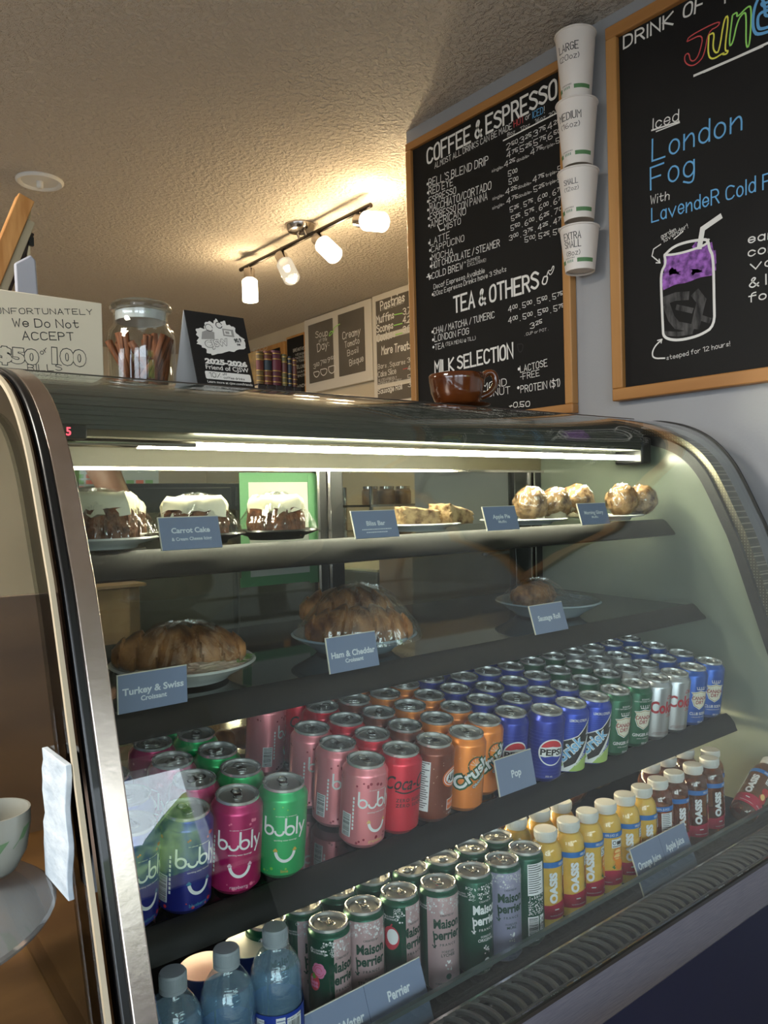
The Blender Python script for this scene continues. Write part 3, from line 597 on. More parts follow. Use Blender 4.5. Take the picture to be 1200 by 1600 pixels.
def case():
    t = thing('display_case', 'long refrigerated display case with curved front glass and three black shelves', 'display case', (1.04, 1.1, 0))
    P = lambda b, n, m, **k: b.build(n, m, t, **k)
    # curved front glass
    b = MB(); strip(b, -.0025, .0025, CX0+.004, CX1-.002); P(b, 'front_glass', M_glass, smooth=50)
    # left end: polished strip, black gasket, mirror-dark end panel
    b = MB(); strip(b, -.004, .05, .2705, .2945, ext=-1.15); P(b, 'end_strip', noise_mat('end_strip_steel', (214,198,186), (222,206,196), 30, .26, .00012, metal=1., bscale=90, stretch=(1,.5,1.4)), bevel=.002)
    b = MB(); strip(b, -.005, .05, .2605, .2705, ext=-1.15); P(b, 'edge_gasket', M_blackm, bevel=.002)
    A = [(p[0], p[1]+H) for p in prof_off(.05)] + [(prof_off(.05)[-1][0], .02), (1.5, .02), (1.5, H+.17)]
    b = MB(); b.extr(A, 0, .262, .29); P(b, 'end_panel', prin('smoked_mirror', (44,37,31), .05, 1.))
    # right end: pale inner panel, perforated steel trim, outer black edge
    Q = prof_off(.055); poly = [(p[0], p[1]+H) for p in Q] + [(1.5, H-.66), (1.5, H+.12)]
    poly2 = [(p[0], p[1]+H) for p in Q if p[1] < .12] + [(Q[-1][0], H-.70), (1.46, H-.70), (1.46, H+.12)]
    b = MB(); b.extr(poly2, 0, 1.752, 1.80); P(b, 'side_panel', noise_mat('side_liner', (122,130,116), (132,139,125), 5, .25))
    b = MB(); strip(b, .034, .056, 1.744, 1.80); P(b, 'panel_seal', M_blackp)
    b = MB(); strip(b, .018, .034, 1.755, 1.80); 
    P(b, 'panel_trim', dotted())
    b = MB(); strip(b, -.005, .002, 1.8155, 1.8215); P(b, 'glass_edge', M_blackp)
    # top ledge and canopy
    b = MB(); b.box(CX0, CX1+.005, 1.195, 1.52, H+.186, H+.200); P(b, 'top_ledge', noise_mat('ledge_steel', (112,106,104), (132,126,123), 12, .3, stretch=(1,40,40), metal=1.), bevel=.002)
    b = MB(); b.box(.295, 1.80, 1.205, 1.46, H+.170, H+.184); P(b, 'canopy', noise_mat('canopy_steel', (132,134,124), (150,150,138), 8, .22, metal=.9, stretch=(.3,8,8)))
    b = MB(); b.box(CX1-.012, CX1+.005, 1.17, 1.2, H+.176, H+.188); P(b, 'ledge_stop', M_blackp)
    # fluted light housing under the canopy and the tube
    b = MB(); b.box(.30, 1.70, 1.095, 1.20, H+.108, H+.170)
    for i in range(4): b.box(.30, 1.70, 1.093-.001*i, 1.095, H+.114+i*.013, H+.121+i*.013)
    P(b, 'light_housing', noise_mat('housing_steel', (70,71,66), (80,80,74), 6, .5, metal=.3, stretch=(.4,30,30)), bevel=.003)
    b = MB(); b.box(1.695, 1.735, 1.09, 1.17, H+.075, H+.14); P(b, 'housing_end', M_blackp, bevel=.006)
    b = MB(); b.tube([(.31, 1.115, H+.0915), (.54, 1.115, H+.0915)], .0062, 12); P(b, 'tube_cap', M_chrome)
    b = MB(); b.tube([(.45, 1.115, H+.0905), (1.69, 1.115, H+.0905)], .0056, 12); P(b, 'light_tube', emit('case_light', (1.0,.94,.70), LED_POWER*8))
    # header above the rear doors
    b = MB(); b.box(.29, 1.752, 1.45, 1.475, H+.072, H+.175); P(b, 'rear_header', noise_mat('header_cream', (88,82,62), (98,91,70), 6, .4, .0003, bscale=80))
    b = MB(); b.box(.29, 1.752, 1.44, 1.45, H+.069, H+.075); P(b, 'header_lip', M_chrome)
    # sliding rear doors
    b = MB()
    for x0, x1 in ((.29, .315), (.995, 1.018), (1.026, 1.062), (1.64, 1.70), (1.722, 1.752)): b.box(x0, x1, 1.45, 1.475, H-.66, H+.072)
    b.box(.29, 1.752, 1.45, 1.475, H-.70, H-.655); P(b, 'door_frame', M_blackm, bevel=.002)
    for x in (.992, 1.021, 1.70, 1.718): b = MB(); b.box(x-.003, x+.003, 1.446, 1.452, H-.66, H+.07); P(b, 'frame_bead', M_chrome)
    for x0, x1 in ((.315, .995), (1.062, 1.64)):
        b = MB(); b.box(x0, x1, 1.46, 1.465, H-.655, H+.072); P(b, 'rear_glass', thin('rear_glass', (.80,.83,.78), .02, .05, .9))
    # shelves
    for zt, yf, zl, yl, sl, nm in ((-.058, 1.040, -.0935, 1.011, .0, 'shelf'), (-.252, .968, -.2835, .939, .03, 'shelf'), (-.4905, .893, -.5245, .871, .13, 'shelf')):
        b = MB(); y1 = 1.40; z0, z1 = zt, zt+sl*(y1-yf)
        b.extr([(yf, H+z0-.004), (y1, H+z1-.004), (y1, H+z1-.016), (yf, H+z0-.016)], 0, .30, 1.69)
        s = P(b, nm, M_gloss)
        # rounded price rail
        pr = [(yf+.012, zt-.004), (yf, zt), (yf-.010, zt-.006), (yf-.020, zt-.018), (yl-.001, zl+.006), (yl-.004, zl), (yl+.004, zl-.003), (yl+.012, zl+.010), (yf+.012, zt-.014)]
        b = MB(); b.extr([(y, H+z) for y, z in pr], 0, .296, 1.695); b.build('price_rail', M_shelf, s)
        for x in (.30, 1.68): b = MB(); b.box(x, x+.012, yf, 1.44, H+z0-.03, H+z0-.017); b.build('bracket', M_blackm, s)
    # warm strip light below the lowest shelf
    b = MB(); b.tube([(.34, 1.16, H-.492), (1.66, 1.16, H-.492)], .008, 10); P(b, 'lower_light_tube', emit('lower_light', (1.0,.80,.50), LED_LOW*6))
    # bottom deck, product stop, grille, trim, base
    b = MB(); b.box(.295, 1.752, .775, 1.45, H-.715, H-.70); P(b, 'deck', M_gloss)
    b = MB(); b.box(.296, 1.745, .779, .783, H-.70, H-.660); P(b, 'product_stop', thin('stop_acrylic', (.86,.90,.90), 0., .10, .9))
    b = MB(); b.box(.296, 1.745, .7775, .7845, H-.6605, H-.654); P(b, 'stop_edge', prin('stop_edge', (70,80,78), .2))
    b = MB(); b.box(.296, 1.745, .770, .7775, H-.70, H-.688); P(b, 'grille_rail', M_chrome, bevel=.002)
    g0, g1 = (.768, -.692), (.700, -.672)
    b = MB(); b.extr([(g0[0], H+g0[1]), (g0[0]-.03, H-.700), (g1[0], H-.700), (g1[0], H-.72), (g0[0], H-.72)], 0, .296, 1.75); gr = P(b, 'air_grille', M_dead)
    r = MB(); n = 66
    pr = smooth_path([(g0[0]-.002, g0[1]+.004), (.752, -.680), (.728, -.674), (.706, -.676), (.700, -.684)], 2)
    for i in range(n):
        x = .31+i*(1.43/(n-1))
        r.tube([(x, p[0], H+p[1]) for p in pr], .0044, 8)
    r.box(.296, 1.745, .7605, .7685, H-.692, H-.6855); r.box(.296, 1.745, .6985, .705, H-.688, H-.680)
    r.build('grille_bars', prin('grille_grey', (104,104,100), .35, .5), gr)
    b = MB(); b.extr([(.70, H-.676), (.672, H-.650), (.664, H-.652), (.664, H-.69), (.70, H-.71)], 0, .262, 1.80); P(b, 'glass_channel', M_blackm)
    b = MB(); b.extr([(.667, H-.653), (.650, H-.680), (.648, H-.715), (.668, H-.715)], 0, .2945, 1.82)
    P(b, 'bumper_trim', noise_mat('bumper_steel', (124,123,136), (142,140,150), 30, .32, .0001, stretch=(1,60,60), metal=1.), bevel=.003)
    b = MB(); b.box(.30, 1.80, .672, 1.45, .10, H-.70); P(b, 'base_panel', prin('navy_panel', (9,16,44), .45, spec=.25))
    b = MB(); b.box(.32, 1.78, .72, 1.43, .0, .11); P(b, 'kick_plate', M_blackp)
    # little thermometer with red digits
    b = MB(); b.box(.30, .3675, 1.080, 1.092, H+.093, H+.1125); th = P(b, 'thermometer', M_blackp, bevel=.002)
    lb = Lab(); lb.text('3.5', .3460, H+.0975, .0105, 0, align='r', bold=.02); b = MB(); lb.emit(b, lambda x, y, l: (x, 1.0795, y)); b.build('digits', emit('red_digits', (1., .08, .12), 2.5), th, smooth=0)
    # paper sheet taped to the rear door
    return t
def dotted():
    m = noise_mat('perforated_trim', (150,146,132), (160,156,142), 10, .3, metal=1.); b = m.node_tree.nodes['Principled BSDF']
    tc = N(m, 'ShaderNodeTexCoord'); v = N(m, 'ShaderNodeTexVoronoi'); v.inputs['Scale'].default_value = 150; v.inputs['Randomness'].default_value = 0
    L(m, tc.outputs['Object'], v.inputs['Vector'])
    r = N(m, 'ShaderNodeValToRGB'); r.color_ramp.elements[0].position = .25; r.color_ramp.elements[1].position = .3
    r.color_ramp.elements[0].color = (*lin((235,228,196)), 1); r.color_ramp.elements[1].color = (*lin((110,106,92)), 1)
    L(m, v.outputs['Distance'], r.inputs[0]); L(m, r.outputs[0], b.inputs['Base Color'])
    return m
CASE = case()
def taped_paper():
    t = thing('taped_paper', 'white paper sheet edged with green tape on the rear case door', 'paper sheet', (.9, 1.458, H-.05))
    b = MB(); b.box(.818, .978, 1.4585, 1.4595, H-.158, H+.055); b.build('sheet', prin('paper_sheet', (206,208,196), .8), t)
    b = MB()
    for x0, x1, z0, z1 in ((.803, .99, H+.046, H+.066), (.800, .992, H-.172, H-.152), (.803, .824, H-.165, H+.06), (.972, .993, H-.176, H+.064)):
        e = .0003*(x1-x0 < .1); b.box(x0, x1, 1.4575-e, 1.4585, z0, z1)
    b.build('green_tape', prin('green_tape', (98,152,104), .6), t)
taped_paper()

# ------------------------------------------------------------------ drink cans
M_lid = prin('can_lid', (206,206,203), .24, .7); M_tab = prin('can_tab', (190,190,188), .22, 1.)
T_w = prin('print_white', (236,236,236), .4); T_k = prin('print_black', (18,18,20), .4)
def metal(name, c, r=.3, m=.45): return prin(name, c, r, m, coat=.2)
def can_proto(root, R, h, neck, body_mat, lab, mats, sectors=None, nz=None):
    """a can: body (with its printing), lid with a rim, pull tab"""
    b = MB(); rb = R*.74; zs = h-(R-neck)*1.5-.006
    if sectors:  # two-tone body: front sector in a second material
        n = 64; prof = [(rb, 0), (rb+.002, .0015), (R, .009), (R, zs)]
        vs = []; fs = []; ms = []
        for r, z in prof:
            for i in range(n):
                a = -PI/2+2*PI*i/n; vs.append((r*math.cos(a), r*math.sin(a), z))
        for j in range(3):
            for i in range(n):
                c = (i+1) % n; ang = 360*(i+.5)/n; ang = ang-360 if ang > 180 else ang
                f = (j+.5)/3
                lo, hi = sectors
                fs.append((j*n+i, j*n+c, (j+1)*n+c, (j+1)*n+i)); ms.append(1 if lo < ang < hi else 0)
        b.add(vs, fs, ms)
        b.lathe([(rb-.003, .003), (rb, 0)], 64, close=False)
        b.lathe([(R, zs), (R-.0012, zs+.003), (neck+.0012, h-.0075), (neck, h-.005)], 64, mat=0, close=False)
    else:
        b.lathe([(rb-.003, .003), (rb, 0), (rb+.002, .0015), (R, .009), (R, zs), (R-.0012, zs+.003), (neck+.0012, h-.0075), (neck, h-.005)], 64, close=False)
    def fn(x, y, lay):
        r = R+.0001*(lay+1); a = x/R
        if y > zs: r = max(R-(y-zs)*.62, neck)+.0002
        return (r*math.sin(a), -r*math.cos(a), y)
    lab.emit(b, fn, .0035)
    b.build('body', [body_mat]+mats, root, local=True, smooth=40)
    b = MB(); b.lathe([(neck, h-.005), (neck+.0012, h-.0035), (neck+.0008, h-.0004), (neck-.0004, h), (neck-.0018, h-.0008), (neck-.0026, h-.0055), (neck-.0045, h-.0062), (neck-.006, h-.0045), (0, h-.0042)], 56, close=False)
    b.lathe([(.0032, h-.0042), (.003, h-.003), (0, h-.0028)], 14, close=False)
    ld = b.build('lid', M_lid, root, local=True, smooth=40)
    b = MB(); z = h-.0026
    ring = [(.0062*math.cos(a)*(1.0), .0095+.0068*math.sin(a), z) for a in [2*PI*i/20 for i in range(20)]]
    b.tube(ring, .0012, 6, closed=True); b.box(-.0052, .0052, -.004, .004, z-.001, z+.0008)
    b.tube([(-.006, -.004, z-.0004), (-.004, -.009, z-.0004), (0, -.0105, z-.0004), (.004, -.009, z-.0004), (.006, -.004, z-.0004)], .0009, 6)
    b.build('pull_tab', M_tab, ld, local=True)
    return root
R0, H0, NK = .0331, .1222, .0268
def arc(cx, cy, r, a0, a1, n=14, ry=None):
    return [(cx+r*math.cos(math.radians(a0+(a1-a0)*i/n)), cy+(ry or r)*math.sin(math.radians(a0+(a1-a0)*i/n))) for i in range(n+1)]
def nutrition(l, x, z0, z1, w, mw, mk, bars=True):
    l.rect(x, z0, x+w, z1, mw, 1)
    n = int((z1-z0)/.0035); rnd = random.Random(n)
    for i in range(n-1):
        l.rect(x+.0015, z1-.003-i*.0035, x+w*(.55+.38*rnd.random()), z1-.0018-i*.0035, mk, 2)
def barcode(l, x, z0, w, h, mw, mk, vert=True):
    l.rect(x, z0, x+w, z0+h, mw, 1); rnd = random.Random(5); q = .001
    while q < (h if vert else w)-.0016:
        d = .0004+.0008*rnd.random()
        if vert: l.rect(x+.0015, z0+q, x+w-.0015, z0+q+d, mk, 2)
        else: l.rect(x+q, z0+.0015, x+q+d, z0+h-.0015, mk, 2)
        q += d+.0004+.0007*rnd.random()
def bubly(flavour, dot):
    l = Lab(); z = .064
    w = .0027; k = 1.32
    def R_(pts): l.rib([(x*k, z+y*k) for x, y in pts], w, 1, 2)
    R_([(-.0215, .0165), (-.0215, .0045)]); R_(arc(-.0172, .0045, .0044, 0, 360, 20)); R_(arc(-.0065, .004, .0042, 190, 350, 12))
    R_([(-.0005, .0165), (-.0005, .0045)]); R_(arc(.0038, .0045, .0044, 0, 360, 20)); R_([(.0112, .0165), (.0112, .0003)])
    R_([(.0145, .009), (.0178, .0008)]); R_([(.0212, .009), (.0178, .0008), (.0155, -.0045)])
    l.text('sparkling water beverage', 0, z-.008, .0021, 1, bold=.005)
    l.rib(arc(0, z-.021, .0125, 197, 343, 18, .0145), .0040, 1, 2)
    for sx in (-1, 1):
        for k in range(3): l.circ(sx*.0128+.0014*(k-1), z-.0215+.0018*(k % 2), .0016, 2, 3, n=8)
    l.text(flavour, 0, .0125, .0042, 2, bold=.008)
    rnd = random.Random(len(flavour))
    for k in range(34):
        x = (rnd.random()-.5)*.19; up = rnd.random() < .35
        y = .094+.008*rnd.random() if up else .0115+.012*rnd.random()**1.4
        l.circ(x, y, .0008+.0016*rnd.random(), 3, 1, n=10)
    l.text('no calories  no sweeteners', 0, .0885, .0018, 1)
    nutrition(l, .05, .03, .088, .02, 1, 4); barcode(l, -.055, .018, .016, .034, 1, 4)
    for i in range(9): l.rect(-.037, .03+i*.0055, -.0345, .0338+i*.0055, 1, 1)
    return l
def coke0():
    l = Lab(); l.text('Coca-Cola', .003, .0725, .0195, 1, bold=.012, shear=.35, w=.086)
    l.rib([(-.024, .070), (-.012, .0665), (0, .068), (.012, .070), (.024, .0665)], .0022, 1, 2, sm=2)
    l.text('ZERO SUGAR', 0.002, .0535, .0050, 1, bold=.02, w=.050, sp=1.2); l.text('Z\u00c9RO SUCRE', 0.002, .0455, .0050, 1, bold=.02, w=.050, sp=1.2)
    nutrition(l, .055, .03, .09, .022, 2, 1); barcode(l, -.075, .02, .02, .034, 2, 1); return l
def rootbeer():
    l = Lab(); l.circ(.004, .071, .021, 3, 1, ry=.0155, n=28); l.circ(.004, .071, .0185, 2, 2, ry=.013, n=28)
    l.circ(.004, .071, .0172, 3, 3, ry=.0118, n=28); l.circ(.004, .071, .015, 2, 4, ry=.0098, n=28)
    l.text('A&W', .004, .0655, .0108, 1, bold=.03, shear=.18, w=.025, lay=5)
    l.rect(-.006, .02, .016, .037, 2, 1); l.rect(-.005, .021, .015, .036, 3, 2); l.text('ROOT BEER', .005, .027, .004, 2, lay=3, w=.017)
    l.text('355 mL', .005, .0125, .003, 2)
    rnd = random.Random(4)
    for k in range(70): l.circ((rnd.random()-.5)*.19, .006+.092*rnd.random(), .0004+.0006*rnd.random(), 4, 1, n=6)
    nutrition(l, -.058, .02, .098, .021, 2, 1); return l
def orange_can():
    l = Lab(); r = .62
    l.circ(.004, .078, .0145, 3, 1, n=24); l.circ(.004, .078, .0125, 4, 2, n=24); l.circ(.004, .078, .0108, 5, 3, n=24)
    for a in range(0, 180, 30): l.rib([(.004, .078), (.004+.0108*math.cos(math.radians(a+15)), .078+.0108*math.sin(math.radians(a+15)))], .0006, 2, 4)
    l.text('Crush', .004, .057, .0205, 3, bold=.12, rot=r, w=.074, lay=5); l.text('Crush', .004, .0575, .0195, 2, bold=.03, rot=r, w=.070, lay=6)
    l.text('ORANGE', .012, .049, .0045, 3, bold=.11, rot=r, lay=5); l.text('ORANGE', .012, .049, .0045, 2, bold=.02, rot=r, lay=6)
    rnd = random.Random(9)
    for k in range(60): l.circ((rnd.random()-.5)*.19, .03+.068*rnd.random(), .0004+.0006*rnd.random(), 6, 1, n=6)
    nutrition(l, .055, .03, .09, .022, 2, 1); barcode(l, -.075, .02, .02, .034, 2, 1); return l
def pepsi():
    l = Lab(); cx, cy, r = .002, .056, .0235
    l.circ(cx, cy, r, 1, 1, n=40); q = r-.0022
    l.poly(arc(cx, cy, q, 22, 158, 20)+[(cx-.012, cy+.0085), (cx, cy+.0105), (cx+.012, cy+.0085)], 3, 2)
    l.poly(arc(cx, cy, q, 202, 338, 20)+[(cx+.012, cy-.0085), (cx, cy-.0065), (cx-.012, cy-.0085)], 4, 2)
    l.text('PEPSI', cx, cy-.005, .0105, 2, bold=.035, w=.041, lay=3)
    for i in range(14): l.rib([((-.05+.003*(i % 2)), .012+i*.006), (.05, .012+i*.006)], .0006, 5, 0)
    nutrition(l, .055, .03, .09, .022, 1, 2); barcode(l, -.075, .02, .02, .034, 1, 2); l.text('355 mL', 0, .012, .003, 1); return l
def icedtea():
    l = Lab(); r = .78
    l.poly([(-.05, .006), (.05, .006), (.05, .05), (.03, .035), (.016, .030), (0, .022), (-.02, .03), (-.05, .022)], 3, 1)
    l.poly([(-.034, .004), (.02, .058), (.018, .066), (.034, .088), (.026, .066), (.034, .066), (.010, .030), (-.012, .006)], 1, 2)
    l.poly([(-.033, .052), (-.028, .060), (.0, .072), (.028, .102), (.02, .072), (.03, .074), (.0, .02), (-.02, .008)], 1, 3)
    l.poly([(-.031, .0525), (-.027, .0585), (.001, .0705), (.024, .094), (.0185, .071), (.027, .071), (-.001, .022), (-.020, .0115)], 2, 4)
    l.text('Brisk', -.004, .0405, .022, 1, bold=.05, rot=r, w=.056, lay=5); l.text('Brisk', -.004, .041, .020, 4, bold=.02, rot=r, w=.052, lay=6)
    l.text('ICED TEA', .010, .026, .0045, 1, bold=.02, rot=r, lay=6)
    l.text('LEMON | CITRON', 0, .0965, .0046, 1, bold=.02, w=.034)
    for i in range(12): l.rib([(-.03, .05+i*.0038), (.03, .05+i*.0038)], .0005, 5, 0)
    nutrition(l, .050, .02, .098, .022, 1, 2); barcode(l, -.08, .02, .02, .034, 1, 2); return l
def canadadry(kind):
    l = Lab(); cy = .058
    sh = [(-.017, .0), (-.0155, .010), (-.019, .015), (-.010, .0155), (0, .0185), (.010, .0155), (.019, .015), (.0155, .010), (.017, 0), (.012, -.012), (0, -.0185), (-.012, -.012)]
    l.poly([(x*1.1, cy+y*1.1) for x, y in sh], 1, 1); l.poly([(x*1.02, cy+y*1.02) for x, y in sh], 4, 2); l.poly([(x*.94, cy+y*.94) for x, y in sh], 2, 3)
    for i in range(5): l.rib([(-.012+.006*i, cy-.010), (-.012+.006*i, cy+.012)], .0004, 4, 4)
    l.text('CANADA', 0, cy+.0005, .0072, 3, bold=.02, w=.036, lay=5); l.text('DRY', .0, cy-.0085, .0072, 3, bold=.02, w=.019, lay=5)
    z = cy+.0225; l.rib([(-.0085, z), (.0085, z)], .0014, 1, 2)
    for k in range(5):
        x = -.008+.004*k; l.rib([(x, z), (x*1.2, z+.004)], .0012, 1, 2); l.circ(x*1.22, z+.005, .0010, 1, 2, n=8)
    if kind == 'g':
        l.text('GINGER ALE', 0, .0245, .0058, 1, bold=.02, w=.042); l.text('SODA  GAZEUSE', 0, .019, .0022, 1)
        l.text('100% NATURAL FLAVOURS', 0, .0925, .0026, 1); l.text('BOISSON', 0, .0965, .003, 1)
    else:
        l.text('CLUB SODA', 0, .0255, .0058, 1, bold=.02, w=.040); l.text('CARBONATED WATER', 0, .020, .0022, 1)
    l.text('355 mL', .006, .0085, .0034, 1, bold=.01)
    nutrition(l, -.062, .02, .098, .02, 1, 5); barcode(l, .052, .02, .02, .034, 1, 5); return l
def dietcoke():
    l = Lab(); l.text('Coke', 0, .058, .0225, 1, bold=.03, w=.056); l.text('Diet', .016, .086, .0075, 1, shear=.3, bold=.01); l.text('Di\u00e8te', .018, .049, .006, 1, shear=.3)
    l.text('ASPARTAME SWEETENED', 0, .0165, .0022, 2); l.text('\u00c9DULCOR\u00c9 \u00c0 L\'ASPARTAME', 0, .0135, .0022, 2)
    nutrition(l, .055, .03, .09, .022, 3, 2); barcode(l, -.075, .02, .02, .034, 3, 2); return l
pk = prin('print_pink_dots', (232,120,150), .4); tan = prin('print_peach', (236,196,130), .4)
KIND = {
 'navy': (metal('can_navy', (34,44,138)), lambda: bubly('blueberry', 0), [T_w, prin('print_teal', (70,140,170), .4), prin('print_berry', (190,48,60), .4), T_k], 'navy blue smile can'),
 'rasp': (metal('can_raspberry', (188,40,104)), lambda: bubly('raspberry', 0), [T_w, prin('print_rosy', (230,190,205), .4), pk, T_k], 'raspberry red smile can'),
 'lime': (metal('can_lime', (30,178,98)), lambda: bubly('lime', 0), [T_w, prin('print_gold', (206,170,60), .4), prin('print_limes', (120,200,70), .4), T_k], 'bright green smile can'),
 'grape': (metal('can_grapefruit', (236,138,146)), lambda: bubly('grapefruit', 0), [T_w, tan, prin('print_crimson', (150,28,52), .4), T_k], 'salmon pink smile can'),
 'coke0': (metal('can_red', (222,36,60)), coke0, [T_k, T_w], 'red black-lettered cola can'),
 'root': (metal('can_brown', (124,58,36)), rootbeer, [T_k, T_w, prin('print_orange', (226,106,40), .4), prin('print_droplet', (216,170,140), .2)], 'brown root beer can'),
 'orange': (metal('can_orange', (244,140,56)), orange_can, [T_k, T_w, prin('print_dkgreen', (26,84,52), .4), prin('print_orange2', (230,104,30), .4), prin('print_orange3', (248,150,56), .4), prin('print_droplet2', (250,206,150), .2)], 'orange soda can'),
 'cola': (metal('can_cola_blue', (20,44,150)), pepsi, [T_w, T_k, prin('print_red', (206,34,48), .4), prin('print_blue', (16,44,160), .4), prin('print_wave', (36,66,180), .4)], 'blue round-emblem cola can'),
 'tea': (metal('can_tea_blue', (30,64,178)), icedtea, [T_w, T_k, prin('print_limegreen', (168,196,104), .4), prin('print_lightblue', (130,190,232), .4), prin('print_wave2', (50,90,200), .4)], 'blue iced tea can'),
 'ginger': (metal('can_green', (12,92,60)), lambda: canadadry('g'), [T_w, prin('print_cream', (236,230,212), .4), prin('print_darkred', (160,28,44), .4), prin('print_goldline', (186,160,100), .4), T_k], 'dark green ginger ale can'),
 'diet': (metal('can_silver', (196,198,202), .3, .9), dietcoke, [prin('print_cherry', (186,24,44), .4), prin('print_greyred', (120,60,66), .4), T_w], 'silver red-lettered cola can'),
 'club': (metal('can_royal', (26,86,178)), lambda: canadadry('c'), [T_w, prin('print_cream', (236,230,212), .4), prin('print_darkred', (160,28,44), .4), prin('print_goldline', (186,160,100), .4), T_k], 'royal blue soda can'),
}
COLS = [ # X, kind, front Y, which column
 (.345, 'navy', .903, 'hard against the left end of the can shelf'), (.412, 'navy', .900, 'just left of the raspberry red cans'),
 (.482, 'rasp', .901, 'left of the green smile cans'), (.549, 'lime', .899, 'beside the gap on the can shelf'),
 (.6855, 'grape', .897, 'right of the gap on the can shelf'), (.7525, 'coke0', .899, 'right of the salmon pink cans'), (.819, 'root', .898, 'between the red and orange cans'),
 (.8855, 'orange', .895, 'in the left orange column'), (.950, 'orange', .917, 'in the right orange column'), (1.0165, 'cola', .919, 'in the left column of cola cans'),
 (1.0805, 'cola', .893, 'in the right column of cola cans'), (1.148, 'tea', .893, 'in the left iced tea column'), (1.215, 'tea', .892, 'in the right iced tea column'),
 (1.283, 'ginger', .894, 'in the left ginger ale column'), (1.356, 'ginger', .897, 'in the right ginger ale column'), (1.425, 'diet', .896, 'in the left silver column'),
 (1.493, 'diet', .895, 'in the right silver column'), (1.567, 'club', .898, 'in the left royal blue column'), (1.645, 'club', .902, 'in the rightmost column of the can shelf')]
ROWS = ['front', 'second from front', 'third from front', 'fourth from front', 'fifth from front', 'rearmost']
def can_shelf():
    tilt = math.atan(.13); protos = {}; rnd = random.Random(11)
    up = Vector((0, -math.sin(tilt), math.cos(tilt)))
    for ci, (x, kind, yf, where) in enumerate(COLS):
        n = 5 if ci > 3 else 4
        if kind == 'lime': n = 5
        for r in range(n):
            y = yf+r*.0675+(rnd.random()-.5)*.0008*(r > 0)
            xx = x+(rnd.random()-.5)*.0012*(r > 0)
            if ci in (2, 3) and r > 0: xx -= .026
            if ci == 1 and r > 0: continue
            if ci == 0 and r > 0: xx += .022
            if ci == 4 and r == 3: continue
            yl = y; lid = Vector((xx, yl, H-.366+.13*(yl-.9)))
            base = lid-up*H0
            rot = (-tilt if False else tilt, 0, 0)
            spin = 0 if r == 0 else (rnd.random()-.5)*3.0
            if kind == 'grape': spin = (-.1, .1, .2, 2., 1.)[r]
            if r == 0: spin = {0: .3, 1: .1, 2: -.32, 3: -.38, 4: -.02, 5: -.1, 6: .28, 7: -.3, 8: -.2, 9: -.45, 10: -.5, 11: -.4, 12: -.4, 13: -.2, 14: -.3, 15: -.35, 16: -.4, 17: -.35, 18: -.5}.get(ci, 0)
            e = (Matrix.Rotation(tilt, 3, 'X') @ Matrix.Rotation(spin, 3, 'Z')).to_euler()
            lab = KIND[kind][3].replace(' with', ', %s, with' % ROWS[r]) if False else '%s, %s %s' % (KIND[kind][3], ROWS[r], where)
            g = 'drink cans on the can shelf'
            if kind not in protos:
                bm_, lf, ms, _ = KIND[kind]
                root = thing('drink_can', lab, 'can', base, g); root.rotation_euler = e
                can_proto(root, R0, H0, NK, bm_, lf(), ms); protos[kind] = root
            else: dup(protos[kind], base, lab, g, e)
can_shelf()

# ------------------------------------------------------------------ tall sparkling-water cans on the deck
RS, HS, NS = .0284, .148, .0248
DK = H-.6998
def maison(flav, txt, wht, fruit=None):
    l = Lab(); rnd = random.Random(len(flav))
    l.text('Maison', 0, .0935, .0125, txt, bold=.035, w=.041); l.text('perrier', 0, .0775, .0125, txt, bold=.035, w=.042)
    l.rib([(-.021, .0885), (-.019, .066), (-.0225, .069)], .0016, txt, 2); l.rib([(-.0205, .066), (-.0175, .069)], .0016, txt, 2)
    l.text('CREATED BY', 0, .110, .0026, txt); l.text('FRANCE', 0, .068, .0034, txt, sp=1.5, bold=.01, w=.024)
    l.text('FOREVER', 0, .058, .0032, txt); l.text(flav, 0, .0525, .0042, txt, bold=.01)
    for k in range(90):
        x = (rnd.random()-.5)*.062; y = .134-.020*rnd.random()**1.5; r = .0004+.0011*rnd.random()
        if rnd.random() < .35: l.rib(arc(x, y, r+.0006, 0, 360, 8), .0004, wht, 2)
        else: l.circ(x, y, r, wht, 2, n=7)
    for k in range(16): l.circ((rnd.random()-.5)*.010, .033+.013*rnd.random(), .0006+.0008*rnd.random(), wht, 2, n=7)
    l.circ(0, .024, .0042, txt, 2, n=16); l.text('CARBONATED WATER', 0, .013, .0026, txt); l.text('330 mL', 0, .008, .0026, txt)
    # left flank: zero-calorie panel and fruit
    l.text('0', -.0455, .118, .0065, wht, bold=.01); l.text('CALORIES', -.038, .1215, .0022, wht); l.text('SWEETENERS', -.0375, .118, .0022, wht)
    if fruit == 'rose':
        for a in range(6): l.circ(-.035+.005*math.cos(a*1.05), .096+.005*math.sin(a*1.05), .0055, 5, 1, n=12)
        l.rib(arc(-.035, .096, .0045, 0, 300, 12), .0006, 6, 2); l.rib(arc(-.035, .096, .0075, 60, 340, 12), .0006, 6, 2)
        l.circ(-.042, .080, .0085, 6, 2, ry=.011, n=18)
        for k in range(7): l.circ(-.046+.004*(k % 3), .075+.0045*(k//3), .0022, 5, 3, n=8)
        l.poly([(-.050, .090), (-.046, .087), (-.042, .093), (-.039, .087), (-.035, .090), (-.042, .084)], 7, 3)
    if fruit == 'lychee':
        l.circ(-.036, .093, .0125, 6, 1, ry=.0165, n=24); l.circ(-.0335, .095, .0085, 3, 2, ry=.011, n=20); l.rib([(-.037, .108), (-.034, .112)], .002, 6, 2)
    nutrition(l, .034, .02, .126, .012, wht, 4)
    return l
